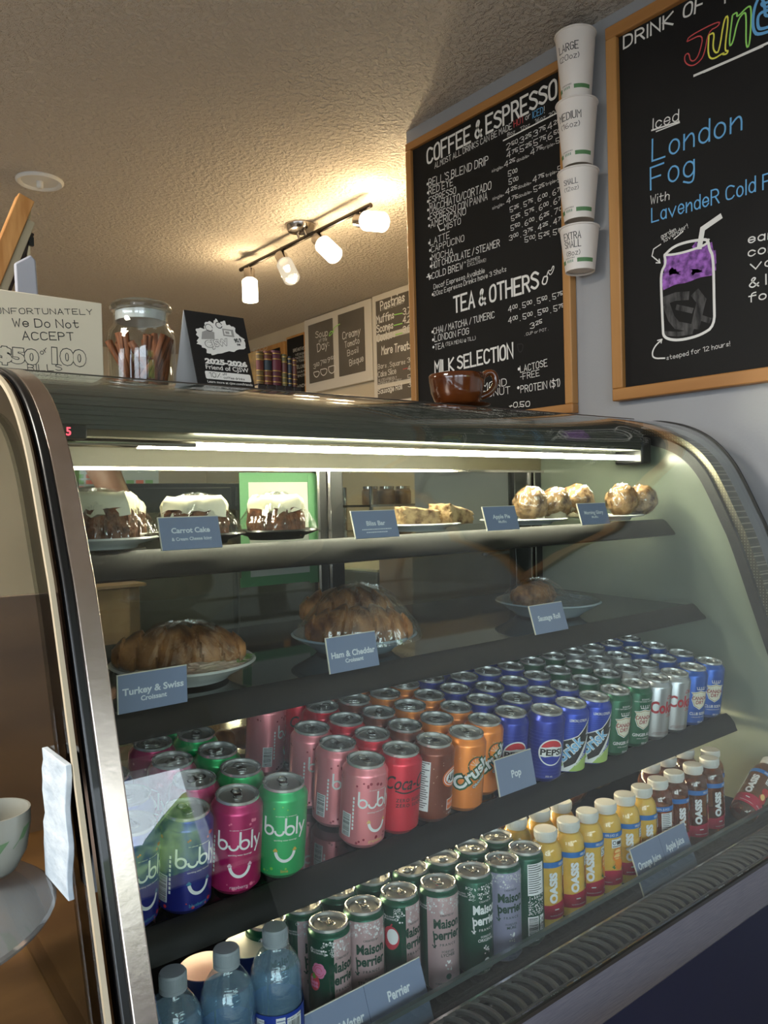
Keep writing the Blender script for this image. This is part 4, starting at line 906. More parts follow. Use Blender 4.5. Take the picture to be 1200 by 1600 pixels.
def sleek_panel():
    l = Lab(); nutrition(l, -.014, .083, .132, .030, 3, 4)
    rnd = random.Random(2)
    for k in range(140):
        x = -.014+rnd.random()*.028; y = .052+.029*rnd.random(); l.rect(x, y, x+.0016, y+.0012, 3, 1)
    barcode(l, -.0145, .012, .018, .038, 3, 4); l.rect(.006, .014, .0155, .050, 3, 1)
    for k in range(60): 
        x = .0065+rnd.random()*.007; y = .016+.032*rnd.random(); l.rect(x, y, x+.0014, y+.001, 4, 2)
    return l
def sleek_cans():
    dg = metal('sleek_green', (16,84,62), .3, .45); pink = metal('sleek_pink', (228,192,194), .34, .45); lil = metal('sleek_lilac', (184,180,212), .34, .45)
    gt = prin('print_forest', (16,62,46), .5); fr = prin('print_petal', (214,120,160), .5); rd = prin('print_fruit', (196,54,70), .5); lf = prin('print_leaf', (90,150,60), .5)
    mats = lambda face: [face, gt, T_w, T_k, fr, rd, lf]
    front = [ # X, Y, body, face, lab, sectors, spin, label
     (.590, .862, dg, pink, maison('RASPBERRY ROSE', 2, 3, 'rose'), (-26, 62), .1, 'pink and green slim can printed with a rose and raspberry, front row'),
     (.651, .866, dg, pink, maison('STRAWBERRY', 2, 3), (-60, 50), -.3, 'silvery pink slim can between the rose can and the lychee can, front row'),
     (.713, .863, dg, pink, maison('LYCHEE', 2, 3, 'lychee'), (-26, 62), .1, 'pink and green slim can printed with a lychee fruit, front row'),
     (.772, .845, dg, pink, maison('LYCHEE', 2, 3), (-60, 50), -.3, 'silvery pink slim can marked lychee, left of the dark green slim can'),
     (.836, .838, dg, None, maison('ORIGINAL', 3, 3), None, -.1, 'dark green slim can with white lettering, front row'),
     (.894, .833, dg, lil, maison('M\u00dbRE', 2, 3), (-60, 50), -.35, 'lilac slim can between two green slim cans, front row'),
     (.951, .836, dg, None, sleek_panel(), None, -.25, 'green slim can with its nutrition panel facing out, beside the juice bottles')]
    protos = []
    for x, y, body, face, lab, sec, spin, text in front:
        t = thing('slim_can', text, 'can', (x, y, DK), 'slim sparkling water cans on the bottom deck'); t.rotation_euler = (0, 0, spin)
        can_proto(t, RS, HS, NS, body, lab, mats(face or body), sectors=sec)
        protos.append(t)
    back = [(.590, .924, 1), (.651, .926, 3), (.712, .922, 1), (.772, .905, 4), (.832, .899, 4), (.892, .896, 4), (.951, .897, 4)]
    names = ['behind the rose can', 'behind the pink can left of lychee fruit', 'behind the lychee fruit can', 'behind the silvery lychee can', 'behind the white-lettered green can', 'behind the lilac can', 'behind the nutrition panel can']
    for (x, y, k), nm in zip(back, names):
        dup(protos[k], (x, y, DK), '%s slim can, back row, %s' % ('green' if k == 4 else 'pink', nm), None, (0, 0, 1.2+x*9))
    # one more pink one at the left end, between the bottles and the others
    dup(protos[1], (.531, .921, DK), 'pink slim can behind the water bottles, leftmost of its kind', None, (0, 0, .25))
sleek_cans()

# ------------------------------------------------------------------ juice bottles
def juice_label(kind):
    l = Lab()
    l.rect(-.078, .101, .078, .110, 0, 1); l.text('100% JUICE  JUS', .013, .1035, .004, 2, bold=.01, lay=2, w=.024); l.text('100% JUICE', -.055, .1035, .004, 2, lay=2)
    l.rect(-.078, .018, .078, .040, 1, 1); l.poly([(-.014, .040), (.0, .043), (.013, .044), (.03, .041), (.03, .039), (-.014, .039)], 1, 1)
    l.text('OASIS', -.0035, .0685, .0118, 2, bold=.06, rot=PI/2, w=.050, lay=3)
    l.rect(.012, .083, .033, .098, 2, 2); l.circ(.017, .092, .0035, 3, 3, n=12); l.circ(.017, .092, .0024, 2, 4, n=12); l.rect(.022, .088, .032, .094, 3, 3); l.rect(.0135, .0845, .032, .0865, 4, 3)
    if kind == 'orange':
        for k, (x, y, r) in enumerate(((.024, .074, .0085), (.022, .066, .008), (.026, .0535, .0095))):
            l.circ(x, y, r, 5, 2+k, n=18)
            if k < 2: l.circ(x, y+.0012, r*.78, 6, 3+k, ry=r*.55, n=16); l.rect(x-r, y-.001, x+r, y+.0004, 7, 4+k)
        l.poly([(.012, .050), (.018, .054), (.021, .049), (.016, .046)], 8, 4)
    else:
        l.circ(.023, .0665, .0095, 9, 2, n=18); l.circ(.024, .050, .0105, 9, 3, n=18); l.circ(.0215, .053, .006, 6, 4, ry=.007, n=12)
        l.poly([(.021, .077), (.024, .083), (.026, .077)], 8, 4)
    l.text('300 mL', .024, .026, .0028, 2, lay=3); l.text('RICHE EN VITAMINE C', -.002, .0225, .0019, 2, lay=3); l.rect(-.008, .032, .0, .034, 2, 3)
    nutrition(l, -.058, .042, .098, .024, 2, 3)
    return l
def juice_proto(t, kind):
    R = .0268
    prof = [(.0, .003), (.019, .0005), (.0235, .0), (.0262, .004), (R, .012), (R, .045), (R-.0008, .048), (R, .051), (R, .067), (R-.0008, .070), (R, .073), (R, .111), (.0262, .120), (.0238, .128), (.0195, .135), (.0158, .139), (.0155, .142)]
    b = MB(); b.lathe(prof, 48, close=False)
    shell = b.build('bottle', thin('pet_shell', (.98,.985,.97), .02, .06, .8), t, local=True)
    inner = [(0, .005)] + [(r-.0012, z+.0006) for r, z in prof[1:15]] + [(.0150, .137), (0, .137)]
    b = MB(); b.lathe(inner, 40, close=False)
    if kind == 'orange': m = prin('orange_juice', (240,192,84), .35, ior=1.34); m.node_tree.nodes['Principled BSDF'].inputs['Subsurface Weight'].default_value = .3; m.node_tree.nodes['Principled BSDF'].inputs['Subsurface Radius'].default_value = (.01,.006,.002)
    else: m = thin('apple_juice', (.80,.50,.20), .05, .04, .5, diffuse=(150,84,28), dfac=.22)
    b.build('juice', m, t, local=True)
    lb = juice_label(kind); b = MB()
    lb.emit(b, wrap(R+.0002, 0, .00012), .004)
    lm = [prin('label_blue', (36,112,186), .4), prin('label_red', (186,26,62) if kind == 'orange' else (190,24,48), .4), T_w, T_k, prin('print_grey', (150,150,150), .5), prin('fruit_orange', (240,140,40), .5), prin('fruit_pale', (250,206,130), .5), prin('fruit_rind', (230,110,30), .5), prin('leaf_green', (60,120,50), .5), prin('apple_red', (190,40,40), .5)]
    b.build('label', lm, t, local=True)
    b = MB(); b.lathe([(.0158, .1375), (.0172, .138), (.0172, .1405), (.0186, .1415), (.0188, .143), (.0188, .1535), (.0178, .1552), (0, .1555)], 48, close=False)
    for i in range(40):
        a = 2*PI*i/40; b.box(-.0005, .0005, .0186, .0193, .1432, .1525, 0, Matrix.Rotation(a, 4, 'Z'))
    b.build('cap', prin('cap_white', (214,212,206), .45), t, local=True)
def juices():
    spots = [('orange', 1.016, .848, -.1, 'nearest the slim cans'), ('orange', 1.073, .846, -.2, 'second of the front row'), ('orange', 1.128, .848, -.45, 'third of the front row, slices showing'), ('orange', 1.184, .850, -1.05, 'fourth of the front row, fruit picture facing out'),
             ('orange', 1.241, .849, -.35, 'left of the blue juice sign'), ('orange', 1.297, .850, -.15, 'behind the blue juice sign'),
             ('apple', 1.354, .852, 1.35, 'nutrition panel facing out'), ('apple', 1.411, .852, -.1, 'partly behind the blue juice sign'), ('apple', 1.478, .850, -.35, 'right of the blue juice sign'), ('apple', 1.538, .848, -.1, 'second from the right, front row'), ('apple', 1.590, .874, .3, 'rightmost standing bottle'),
             ('orange', 1.016, .912, 1., 'back row behind the first orange bottle'), ('orange', 1.073, .908, 2., 'back row, second from the slim cans'), ('orange', 1.130, .906, 3., 'back row, third from the slim cans'),
             ('apple', 1.425, .912, 2.2, 'back row, left of three'), ('apple', 1.482, .910, 3., 'back row, middle of three'), ('apple', 1.555, .912, 1.8, 'back row, right end'), ('apple', 1.530, .968, 1.8, 'last row, left'), ('apple', 1.592, .966, 1.1, 'last row, right')]
    pr = {}
    for kind, x, y, sp, nm in spots:
        lab = '%s juice bottle with white cap, %s' % ('yellow orange' if kind == 'orange' else 'amber apple', nm)
        if kind not in pr:
            t = thing('juice_bottle', lab, 'bottle', (x, y, DK), 'juice bottles on the bottom deck'); t.rotation_euler = (0, 0, sp); juice_proto(t, kind); pr[kind] = t
        else: dup(pr[kind], (x, y, DK), lab, None, (0, 0, sp))
    o = dup(pr['apple'], (1.595, .812, DK+.029), 'amber apple juice bottle lying tilted against the right side panel', None)
    d = Vector((.80, -.02, .50)).normalized(); q = d.to_track_quat('Z', 'Y').to_matrix()
    o.rotation_euler = (q @ Matrix.Rotation(math.radians(205), 3, 'Z')).to_euler()
    return o
TIP = juices()

# ------------------------------------------------------------------ water bottles
def waters():
    R = .0322
    prof = [(.0, .004), (.022, .001), (.029, .0), (R, .006), (R, .016), (R-.002, .020), (R, .024), (R, .034), (R-.002, .038), (R, .042), (R, .052), (R-.002, .056), (R-.0004, .060), (R-.0004, .105), (R, .110), (R-.0012, .116), (R, .122), (R-.001, .134), (.0295, .145), (.025, .155), (.019, .164), (.0142, .170), (.0136, .176)]
    t = thing('water_bottle', 'clear water bottle with blue label, nearest the pink slim cans', 'bottle', (.487, .826, DK), 'water bottles on the bottom deck'); t.rotation_euler = (0, 0, -.2)
    b = MB(); b.lathe(prof, 56, close=False); b.build('bottle', thin('water_shell', (.80,.90,.96), .015, .07, .9, bump=.002, bscale=30, stretch=(1,1,3)), t, local=True)
    b = MB(); b.lathe([(0, .006)]+[(r-.0015, z+.001) for r, z in prof[1:19]]+[(.026, .150), (0, .150)], 48, close=False)
    b.build('water', thin('water', (.80,.90,.96), .0, .05, .8, diffuse=(186,214,236), dfac=.28), t, local=True)
    l = Lab(); l.rect(-.1, .062, .1, .103, 0, 1)
    for x in (-.048, .0, .050):
        l.rect(x-.012, .064, x-.001, .100, 1, 2); 
        for k in range(9): l.rect(x-.0112, .066+k*.0037, x-.0018, .0675+k*.0037, 2, 3)
        l.rect(x+.001, .076, x+.022, .098, 1, 2)
        q = .003; rnd = random.Random(8)
        while q < .0195: 
            d = .0004+.0008*rnd.random(); l.rect(x+q, .078, x+q+d, .0935, 3, 3); q += d+.0005+.0005*rnd.random()
        l.text('ITM./ART. 340600', x+.0115, .0945, .0024, 3, lay=3)
        l.text('RECYCLABLE', x+.0105, .071, .003, 1, lay=3); l.text('CONSIGNE', x+.0105, .066, .003, 1, lay=3)
    b = MB(); l.emit(b, wrap(R, 0, .00015), .005); b.build('label', [prin('water_label', (34,62,156), .4), T_w, prin('print_bluegrey', (120,130,170), .5), T_k], t, local=True)
    b = MB(); b.lathe([(.0130, .171), (.0152, .1715), (.0152, .174), (.0144, .175), (.0148, .177), (.0148, .1895), (.0138, .1915), (0, .192)], 40, close=False)
    for i in range(48):
        a = 2*PI*i/48; b.box(-.0005, .0005, .0145, .0152, .1775, .189, 0, Matrix.Rotation(a, 4, 'Z'))
    b.build('cap', prin('cap_grey', (150,158,164), .5), t, local=True)
    dup(t, (.421, .824, DK), 'clear water bottle with blue label, middle of the three in front', None, (0, 0, .0))
    dup(t, (.355, .822, DK), 'clear water bottle with blue label, against the left end strip', None, (0, 0, .5))
    dup(t, (.352, .893, DK+.0105), 'clear water bottle in the second row at the left end, tipped back', None, (-.34, 0, .3))
    # two foil-topped tubs behind the bottles
    for x, y, lab, m in ((.433, .905, 'small navy tub with a pink foil lid behind the water bottles', prin('foil_pink', (222,150,140), .4)), (.497, .912, 'small clear tub with a pale lid behind the water bottles', prin('foil_pale', (196,200,190), .35))):
        u = thing('yogurt_tub', lab, 'tub', (x, y, DK), 'small tubs behind the water bottles')
        b = MB(); b.lathe([(.022, 0), (.0245, .002), (.030, .125), (.0312, .127), (.0312, .129), (.0300, .129)], 40); b.build('tub', prin('tub_navy', (30,44,92), .4), u, local=True)
        b = MB(); b.lathe([(.0318, .1292), (.0318, .1302), (.026, .1306), (.012, .1318), (0, .1322)], 40); b.build('foil_lid', m, u, local=True)
waters()

# ------------------------------------------------------------------ blue name cards
M_card = prin('card_blue', (126,138,166), .5); M_cardw = prin('card_edge', (222,216,200), .5)
def card(name, x0, x1, y, z0, h, lines, label, lean=.28, parts=None, rot=0.):
    """card standing on its lower edge, leaning back; x0..x1 lower edge"""
    t = thing('name_card', label, 'sign', ((x0+x1)/2, y, z0), 'blue name cards in the display case')
    w = x1-x0; t.rotation_euler = (-lean, 0, rot)
    b = MB(); b.box(-w/2, w/2, 0, .0018, 0, h); b.build('card', M_card, t, local=True, bevel=.0003)
    b = MB(); b.box(-w/2-.0005, w/2+.0005, .0003, .0026, h-.0004, h+.0012); b.box(-w/2-.0012, -w/2, .0003, .0026, 0, h+.0012); b.box(-w/2, w/2, .0018, .0028, 0, h)
    b.build('card_back', M_cardw, t, local=True)
    lb = Lab()
    for ln in lines:
        if isinstance(ln, str): continue
        txt, cy, ch, cw = ln[:4]; cx = ln[4] if len(ln) > 4 else 0
        if txt == '-':
            rnd = random.Random(3); q = -cw/2
            while q < cw/2-.002:
                d = .002+.003*rnd.random(); lb.rect(cx+q, cy, cx+min(q+d, cw/2), cy+ch, 0, 1); q += d+.0008
        elif txt == '|': lb.rect(cx-.0004, 0, cx+.0004, h, 1, 1)
        else: lb.text(txt, cx, cy, ch, 0, bold=.03 if ch > .005 else .02, w=cw)
    b = MB(); lb.emit(b, lambda x, y, l: (x, -.0002-.0001*l, y)); b.build('lettering', [prin('card_white', (226,230,236), .6), prin('card_seam', (70,84,112), .6)], t, local=True, smooth=0)
    return t
def cards():
    z = H-.060
    card('c', .446, .536, 1.026, z, .046, [('Carrot Cake', .0235, .0072, .058), ('& Cream Cheese Icing', .0125, .0046, .060)], 'blue name card reading carrot cake in front of the wrapped slices')
    card('c', .776, .868, 1.026, z, .046, [('Bliss Bar', .021, .0075, .040), ('-', .0135, .0016, .062), ('-', .0085, .0016, .046)], 'blue name card reading bliss bar')
    card('c', 1.084, 1.173, 1.026, z, .046, [('Apple Pie', .0225, .0075, .048), ('Muffin', .0135, .005, .022)], 'blue name card reading apple pie muffin')
    card('c', 1.370, 1.467, 1.026, z, .046, [('Morning Glory', .0225, .0072, .066), ('Muffin', .0135, .005, .022)], 'blue name card reading morning glory muffin')
    z = H-.2525
    card('c', .353, .443, .955, z, .047, [('Turkey & Swiss', .022, .0080, .080), ('Croissant', .0125, .0058, .034)], 'blue name card reading turkey and swiss croissant', .0)
    card('c', .669, .761, .955, z, .052, [('Ham & Cheddar', .0215, .0085, .082), ('Croissant', .0125, .0058, .034)], 'blue name card reading ham and cheddar croissant', .2)
    card('c', 1.131, 1.225, .955, z, .053, [('Sausage Roll', .0235, .0092, .064)], 'blue name card reading sausage roll', .3)
    card('c', .926, 1.013, .862, H-.474, .056, [('Pop', .0225, .011, .023), ('|', 0, 0, 0, 0)][:1], 'blue name card reading pop on the can shelf rail', .2)
    card('c', .512, .706, .787, H-.6985, .078, [('Bottled Water', .041, .0115, .084, -.050), ('Perrier', .047, .0115, .038, .052), ('|', 0, 0, 0, 0)], 'double blue name card for water at the front of the deck, bottom centre', .36)
    card('c', 1.204, 1.380, .787, H-.6985, .078, [('Orange Juice', .041, .0115, .070, -.046), ('Apple Juice', .047, .0115, .060, .040), ('|', 0, 0, 0, 0)], 'double blue name card reading orange juice and apple juice', .36)
cards()

# ------------------------------------------------------------------ plates, pastry, cling film
M_plate = prin('plate_white', (214,216,210), .25, coat=.3); M_platek = prin('plate_dark', (34,36,36), .25, coat=.3); M_plateb = prin('plate_blue', (150,170,180), .25, coat=.3)
M_film = thin('cling_film', (.97,.97,.96), .07, .13, .55, bump=.006, bscale=60, stretch=(1,1,.3), power=5.)
def plate(name, label, x, y, z, r, mat, h=.02, group=None):
    t = thing(name, label, 'plate', (x, y, z), group)
    b = MB(); b.lathe([(0, .003), (r*.5, .003), (r*.55, 0), (r*.62, 0), (r*.66, .005), (r*.97, h), (r, h+.002), (r*.97, h+.0045), (r*.66, .0095), (0, .008)], 56, close=False)
    b.build('dish', mat, t, local=True, smooth=50)
    return t
def film_dome(parent, rx, ry, h, z0=.0, seed=1, rot=0., flat=.55, name='cling_film', loc=(0,0)):
    """cling film drawn tight over a lump and pulled down to the rim in radiating folds"""
    rnd = random.Random(seed); n, k = 96, 14; vs = []; fs = []
    amp = [rnd.uniform(-1, 1) for _ in range(n)]
    c, s_ = math.cos(rot), math.sin(rot)
    for j in range(k+1):
        f = j/k
        for i in range(n):
            a = 2*PI*i/n
            fold = (amp[i]*.5+.5*math.sin(a*11+seed+2*math.sin(a*3)))
            zz = h*math.exp(-(max(f-.12, 0)/flat)**3.2)*(1-.22*f)+(.0042*fold+.0016*rnd.uniform(-1, 1))*math.sin(min(f+.12, 1)*PI)**.6*(f > 0)
            if f == 1: zz = min(zz, .003)
            rr = f*(1+.02*amp[i]*f)
            x, y = rx*rr*math.cos(a), ry*rr*math.sin(a)
            vs.append((loc[0]+x*c-y*s_, loc[1]+x*s_+y*c, z0+zz))
    for j in range(k):
        for i in range(n): fs.append((j*n+i, j*n+(i+1) % n, (j+1)*n+(i+1) % n, (j+1)*n+i))
    b = MB(); b.add(vs, fs); return b.build(name, M_film, parent, local=True, smooth=0)
M_crumb = noise_mat('carrot_crumb', (74,40,22), (136,82,46), 90, .8, .003, detail=6, bscale=120)
M_icing = noise_mat('icing', (232,222,186), (240,232,204), 20, .5, .002)
def lumpy(b, cx, cy, cz, rx, ry, rz, seed, amp=.12, fr=2.4, sub=4, mat=0, M=None, flat=None):
    vs, fs = ico(sub); out = []
    for v in vs:
        p = Vector(v); d = 1+amp*mnoise.noise(p*fr+Vector((seed*3.1, seed, 0)))+amp*.45*mnoise.noise(p*fr*3+Vector((0, seed*2., 7)))
        q = Vector((p.x*rx*d, p.y*ry*d, p.z*rz*d))
        if flat is not None and q.z < -flat: q.z = -flat
        q = q+Vector((cx, cy, cz)); out.append(tuple(M @ q) if M else tuple(q))
    b.add(out, fs, mat)
def cake(x, y, rot, label, sx, sy, h, pl, seed, dark=0):
    z = H-.0575
    p = plate('plate', '%s plate under the %s' % ('pale' if pl is M_plate else 'dark', label[1]), x, y, z, max(sx, sy)*.78, pl, .012, 'plates in the display case')
    t = thing('cake_slice', label[0], 'cake', (x, y, z+.0085)); t.rotation_euler = (0, 0, rot)
    b = MB(); w = sx/2; d = sy/2; nx = 14
    # jagged slab of crumb with a thick icing cap
    g = []; 
    rnd = random.Random(seed)
    for (za, zb, mat, rough_) in ((0, h*.66, 0, .0035), (h*.58, h, 1, .0022)):
        v = []; f = []; n = 40
        for zz, sc in ((za, .98), (za+(zb-za)*.5, 1.0), (zb-.006*mat, .97-.03*mat), (zb+.001*mat, .97-.18*mat)):
            for i in range(n):
                a = 2*PI*i/n; cx, cy = math.cos(a), math.sin(a); m = max(abs(cx), abs(cy))**.85
                v.append((w*cx/m*sc+rnd.uniform(-1, 1)*rough_, d*cy/m*sc+rnd.uniform(-1, 1)*rough_, zz+rnd.uniform(-1, 1)*rough_*(1 if mat == 0 else 2.6 if zz == za else .7)))
        for j in range(3):
            for i in range(n): f.append((j*n+i, j*n+(i+1) % n, (j+1)*n+(i+1) % n, (j+1)*n+i))
        f += [tuple(range(n))[::-1], tuple(range(3*n, 4*n))]
        mb = MB(); mb.add(v, f); g.append(mb)
    g[0].build('sponge', M_crumb, t, local=True, smooth=30); g[1].build('icing', M_icing, t, local=True, smooth=60)
    film_dome(t, sx*.74, sy*.80, h*1.08, .001, seed, 0, .80)
def muffin(x, y, r, label, seed, paper):
    z = H-.0475; t = thing('muffin', label, 'muffin', (x, y, z), 'wrapped muffins on the top shelf')
    m = noise_mat('muffin_crumb', (92,54,28), (206,168,120), 60, .7, .006, detail=6, bscale=70, lo=.32, hi=.66)
    b = MB(); lumpy(b, 0, 0, r*.98, r, r, r*.98, seed, .16, 2.2, 4, flat=r*.95); b.build('crumb', m, t, local=True, smooth=60)
    if paper:
        b = MB(); b.lathe([(r*.62, 0), (r*.66, .001)]+[(r*(.66+.2*i/4), .001+r*.75*i/4) for i in range(1, 5)], 40, close=False); b.build('paper_case', prin('muffin_paper', (226,214,180), .7), t, local=True)
    b = MB(); lumpy(b, 0, 0, r*.99, r*1.05, r*1.05, r*1.04, seed, .15, 2.2, 4, flat=r*.98); b.build('cling_film', M_film, t, local=True, smooth=60)
def croissant(parent, L_, R, loc, rot, seed, name='pastry', mat=None, bend=.28, squash=.85):
    """crescent of overlapping rolled segments"""
    n, k = 72, 26; vs = []; fs = []; rnd = random.Random(seed); c, s_ = math.cos(rot), math.sin(rot)
    for i in range(n+1):
        t = -1+2*i/n; seg = 0
        r = R*(math.cos(t*PI/2*.93)**.62)+.001
        px = L_/2*math.sin(t*1.25)/math.sin(1.25); py = -bend*L_*(t*t)*.55
        for j in range(k):
            a = 2*PI*j/k; sg = (abs(t)*3.6+.22*math.sin(a+.6)+.25) % 1.0; w = (1.07-.22*sg**1.6)*(1+.07*mnoise.noise(Vector((t*5+seed, math.cos(a)*1.7, math.sin(a)*1.7))))
            q = (px, py+r*1.1*math.cos(a)*w, max(r*squash*math.sin(a)*w, -R*.55))
            vs.append((loc[0]+q[0]*c-q[1]*s_, loc[1]+q[0]*s_+q[1]*c, loc[2]+q[2]))
    for i in range(n):
        for j in range(k): fs.append((i*k+j, i*k+(j+1) % k, (i+1)*k+(j+1) % k, (i+1)*k+j))
    fs += [tuple(range(k)), tuple(range(n*k, n*k+k))[::-1]]
    b = MB(); b.add(vs, fs); return b.build(name, mat, parent, local=True, smooth=50)
def top_shelf():
    cake(.395, 1.125, -.55, ('wrapped carrot cake slice with cream icing beside the left end strip', 'leftmost wrapped cake slice'), .105, .075, .070, M_plate, 3)
    cake(.541, 1.122, -.5, ('wrapped icing-topped cake slice behind the carrot cake card', 'cake slice behind the carrot cake card'), .098, .078, .062, M_platek, 5)
    cake(.682, 1.118, -.6, ('wrapped dark cake slice in front of the taped white paper', 'cake slice right of the carrot cake card'), .090, .074, .062, M_platek, 8)
    cake(.478, 1.285, -.4, ('wrapped cake slice in the second row between two front slices', 'second-row cake slice'), .095, .075, .062, M_plate, 12)
    z = H-.0575
    plate('plate', 'white plate under the two bliss bars', 1.003, 1.13, z, .082, M_plate, .010, 'plates in the display case')
    mb_ = noise_mat('oat_bar', (96,64,40), (196,166,120), 60, .8, .003, detail=6, bscale=90)
    for x, y, r, s, lab in ((.982, 1.11, -.35, 1., 'sugary oat bar on the white plate, left of the pair'), (1.06, 1.10, .15, 2., 'sugary oat bar on the white plate, right of the pair')):
        t = thing('oat_bar', lab, 'bar', (x, y, z+.010), 'oat bars'); t.rotation_euler = (0, 0, r)
        b = MB(); n = 6; vs, fs = ico(4); out = []
        for v in vs:
            m = max(abs(c) for c in v); p = Vector(v)/m*(.92+.08*m); d = 1+.09*mnoise.noise(p*2.5+Vector((s*9, 0, 0)))
            out.append((p.x*.037*d, p.y*.028*d, (p.z+1)*.0165*d*(1-.25*p.x*s*.5)))
        b.add(out, fs); b.build('bar', mb_, t, local=True, smooth=60)
    plate('plate', 'white plate under the apple pie muffins', 1.315, 1.14, z, .095, M_plate, .009, 'plates in the display case')
    muffin(1.303, 1.11, .036, 'film-wrapped muffin right of the apple pie card, left of the pair', 1, False)
    muffin(1.384, 1.108, .034, 'film-wrapped muffin in a pale paper case, next to the apple pie card', 2, True)
    plate('plate', 'white plate under the three morning glory muffins', 1.575, 1.112, z, .086, M_plate, .009, 'plates in the display case')
    muffin(1.492, 1.132, .038, 'golden wrapped muffin partly behind the morning glory card', 3, True)
    muffin(1.589, 1.080, .037, 'wrapped muffin just right of the morning glory card, middle of three', 4, False)
    muffin(1.664, 1.075, .036, 'wrapped muffin at the right end of the top shelf', 5, False)
top_shelf()
M_bun = noise_mat('croissant_crust', (84,46,22), (190,134,80), 22, .4, .004, detail=7, stretch=(2.2,1,1), lo=.32, hi=.68)
M_lettuce = noise_mat('lettuce', (60,110,40), (150,180,90), 40, .6, .004); M_ham = noise_mat('filling', (206,170,150), (228,214,190), 30, .5, .003)
def mid_shelf():
    z = H-.2515+.03*(1.08-.968); n0 = set(bpy.data.objects)
    # turkey & swiss
    plate('plate', 'pale plate with a rim under the turkey croissant', .495, 1.078, z, .104, M_plate, .022, 'plates in the display case')
    t = thing('croissant', 'wrapped croissant with lettuce behind the turkey and swiss card', 'croissant', (.495, 1.078, z+.009), 'filled croissants'); r = -.42
    croissant(t, .185, .040, (0, .012, .030), r, 1, 'pastry', M_bun)
    b = MB(); lumpy(b, .02, -.045, .010, .055, .022, .008, 3, .5, 5.); b.build('filling', M_ham, t, local=True)
    b = MB(); lumpy(b, .055, -.035, .014, .035, .018, .007, 5, .6, 6.); b.build('lettuce', M_lettuce, t, local=True)
    film_dome(t, .104, .086, .067, .006, 21, r, .72)
    # ham & cheddar: two on a plate
    plate('plate', 'pale plate under the two ham croissants', .805, 1.078, z, .107, M_plateb, .024, 'plates in the display case')
    t = thing('croissant', 'wrapped croissant in front on the ham and cheddar plate', 'croissant', (.805, 1.065, z+.010), 'filled croissants'); r = -.62
    croissant(t, .175, .042, (-.01, -.012, .030), r, 2, 'pastry', M_bun)
    film_dome(t, .106, .092, .094, .008, 22, r, .80)
    t = thing('croissant', 'wrapped croissant behind another on the ham and cheddar plate', 'croissant', (.84, 1.135, z+.014), 'filled croissants')
    croissant(t, .165, .042, (0, .012, .044), r, 6, 'pastry', M_bun)
    # sausage roll
    plate('plate', 'pale plate under the sausage roll', 1.335, 1.095, z, .112, M_plateb, .026, 'plates in the display case')
    t = thing('sausage_roll', 'wrapped sausage roll on a pale plate behind its blue card', 'pastry', (1.335, 1.095, z+.010))
    b = MB(); lumpy(b, -.035, .01, .030, .060, .036, .030, 9, .14, 2.5); b.build('pastry', M_bun, t, local=True, smooth=60)
    film_dome(t, .110, .106, .016, .018, 31, 0, .9, name='film_sheet'); film_dome(t, .084, .066, .056, .012, 33, -.6, .74, loc=(-.03, .008))
    for o in bpy.data.objects:
        if o not in n0 and o.parent is None: o.rotation_euler = (.03, 0, 0)
mid_shelf()
def loaves():
    m = noise_mat('loaf_crust', (150,96,50), (220,166,104), 14, .5, .003, detail=6, bscale=60)
    for i, (x, y, s, lab) in enumerate(((1.24, 1.16, 3, 'bagged bread roll behind the orange juice, leftmost of three'), (1.42, 1.15, 5, 'bagged bread roll behind the juice bottles, middle of three'), (1.58, 1.18, 7, 'bagged bread roll behind the apple juice, rightmost of three'))):
        t = thing('bread_roll', lab, 'bread', (x, y, DK), 'bagged rolls at the back of the deck'); b = MB()
        lumpy(b, 0, 0, .050, .075, .06, .052, s, .1, 2., flat=.049); b.build('roll', m, t, local=True, smooth=60)
        b = MB(); lumpy(b, 0, 0, .054, .08, .066, .060, s, .12, 2., flat=.0535); b.build('bag', M_film, t, local=True, smooth=60)
    t = thing('pastry_tray', 'clear box of brown pastries at the back of the can shelf gap', 'box', (.655, 1.30, H-.435))
    z0 = H-.490+.13*(1.30-.893)
    t.location.z = z0; t.rotation_euler = (math.atan(.13), 0, 0)
    b = MB(); b.box(-.06, .06, -.065, .065, .0, .06); b.build('clear_box', thin('box_plastic', (.95,.95,.93), .05, .08, .8), t, local=True)
    b = MB()
    for k in range(6): lumpy(b, -.036+.036*(k % 3), -.028+.055*(k//3), .024, .021, .026, .021, k, .15, 2., 3)
    b.build('pastries', M_bun, t, local=True, smooth=60)
loaves()

# ------------------------------------------------------------------ things on the top ledge
ZL = H+.2005
def no_bills_sign():
    t = thing('payment_sign', 'cream hand-lettered sign about fifty and hundred dollar bills', 'sign', (.372, 1.27, ZL))
    m = prin('cream_card', (222,208,182), .7)
    b = MB(); b.box(.283, .4585, 1.263, 1.272, ZL+.004, H+.326); b.build('card', m, t, bevel=.001)
    b = MB(); b.box(.286, .4605, 1.272, 1.285, ZL, H+.327); b.build('backing', prin('cream_back', (196,184,160), .7), t, bevel=.001)
    lb = Lab()
    for q in SIGN: lb.hand(q[0], q[1], q[2], q[3], q[4], q[5], 0, sw=.0014 if len(q) > 7 else .001, jit=.3)
    for q in SIGN_BIG:
        # outlined numerals: dark letters with a lighter inside
        h = q[5]*.80; xm = (q[1]+q[3])/2; w = (q[3]-q[1])
        lb.text(q[0], xm, q[2], h, 0, bold=.075, w=w*1.02, lay=1); lb.text(q[0], xm, q[2], h*.985, 1, bold=.045, w=w*.985, lay=2)
    b = MB(); lb.emit(b, lambda x, y, l: (x, 1.2628-.00012*l, y)); b.build('lettering', [M_ink, m], t, smooth=0)
no_bills_sign()
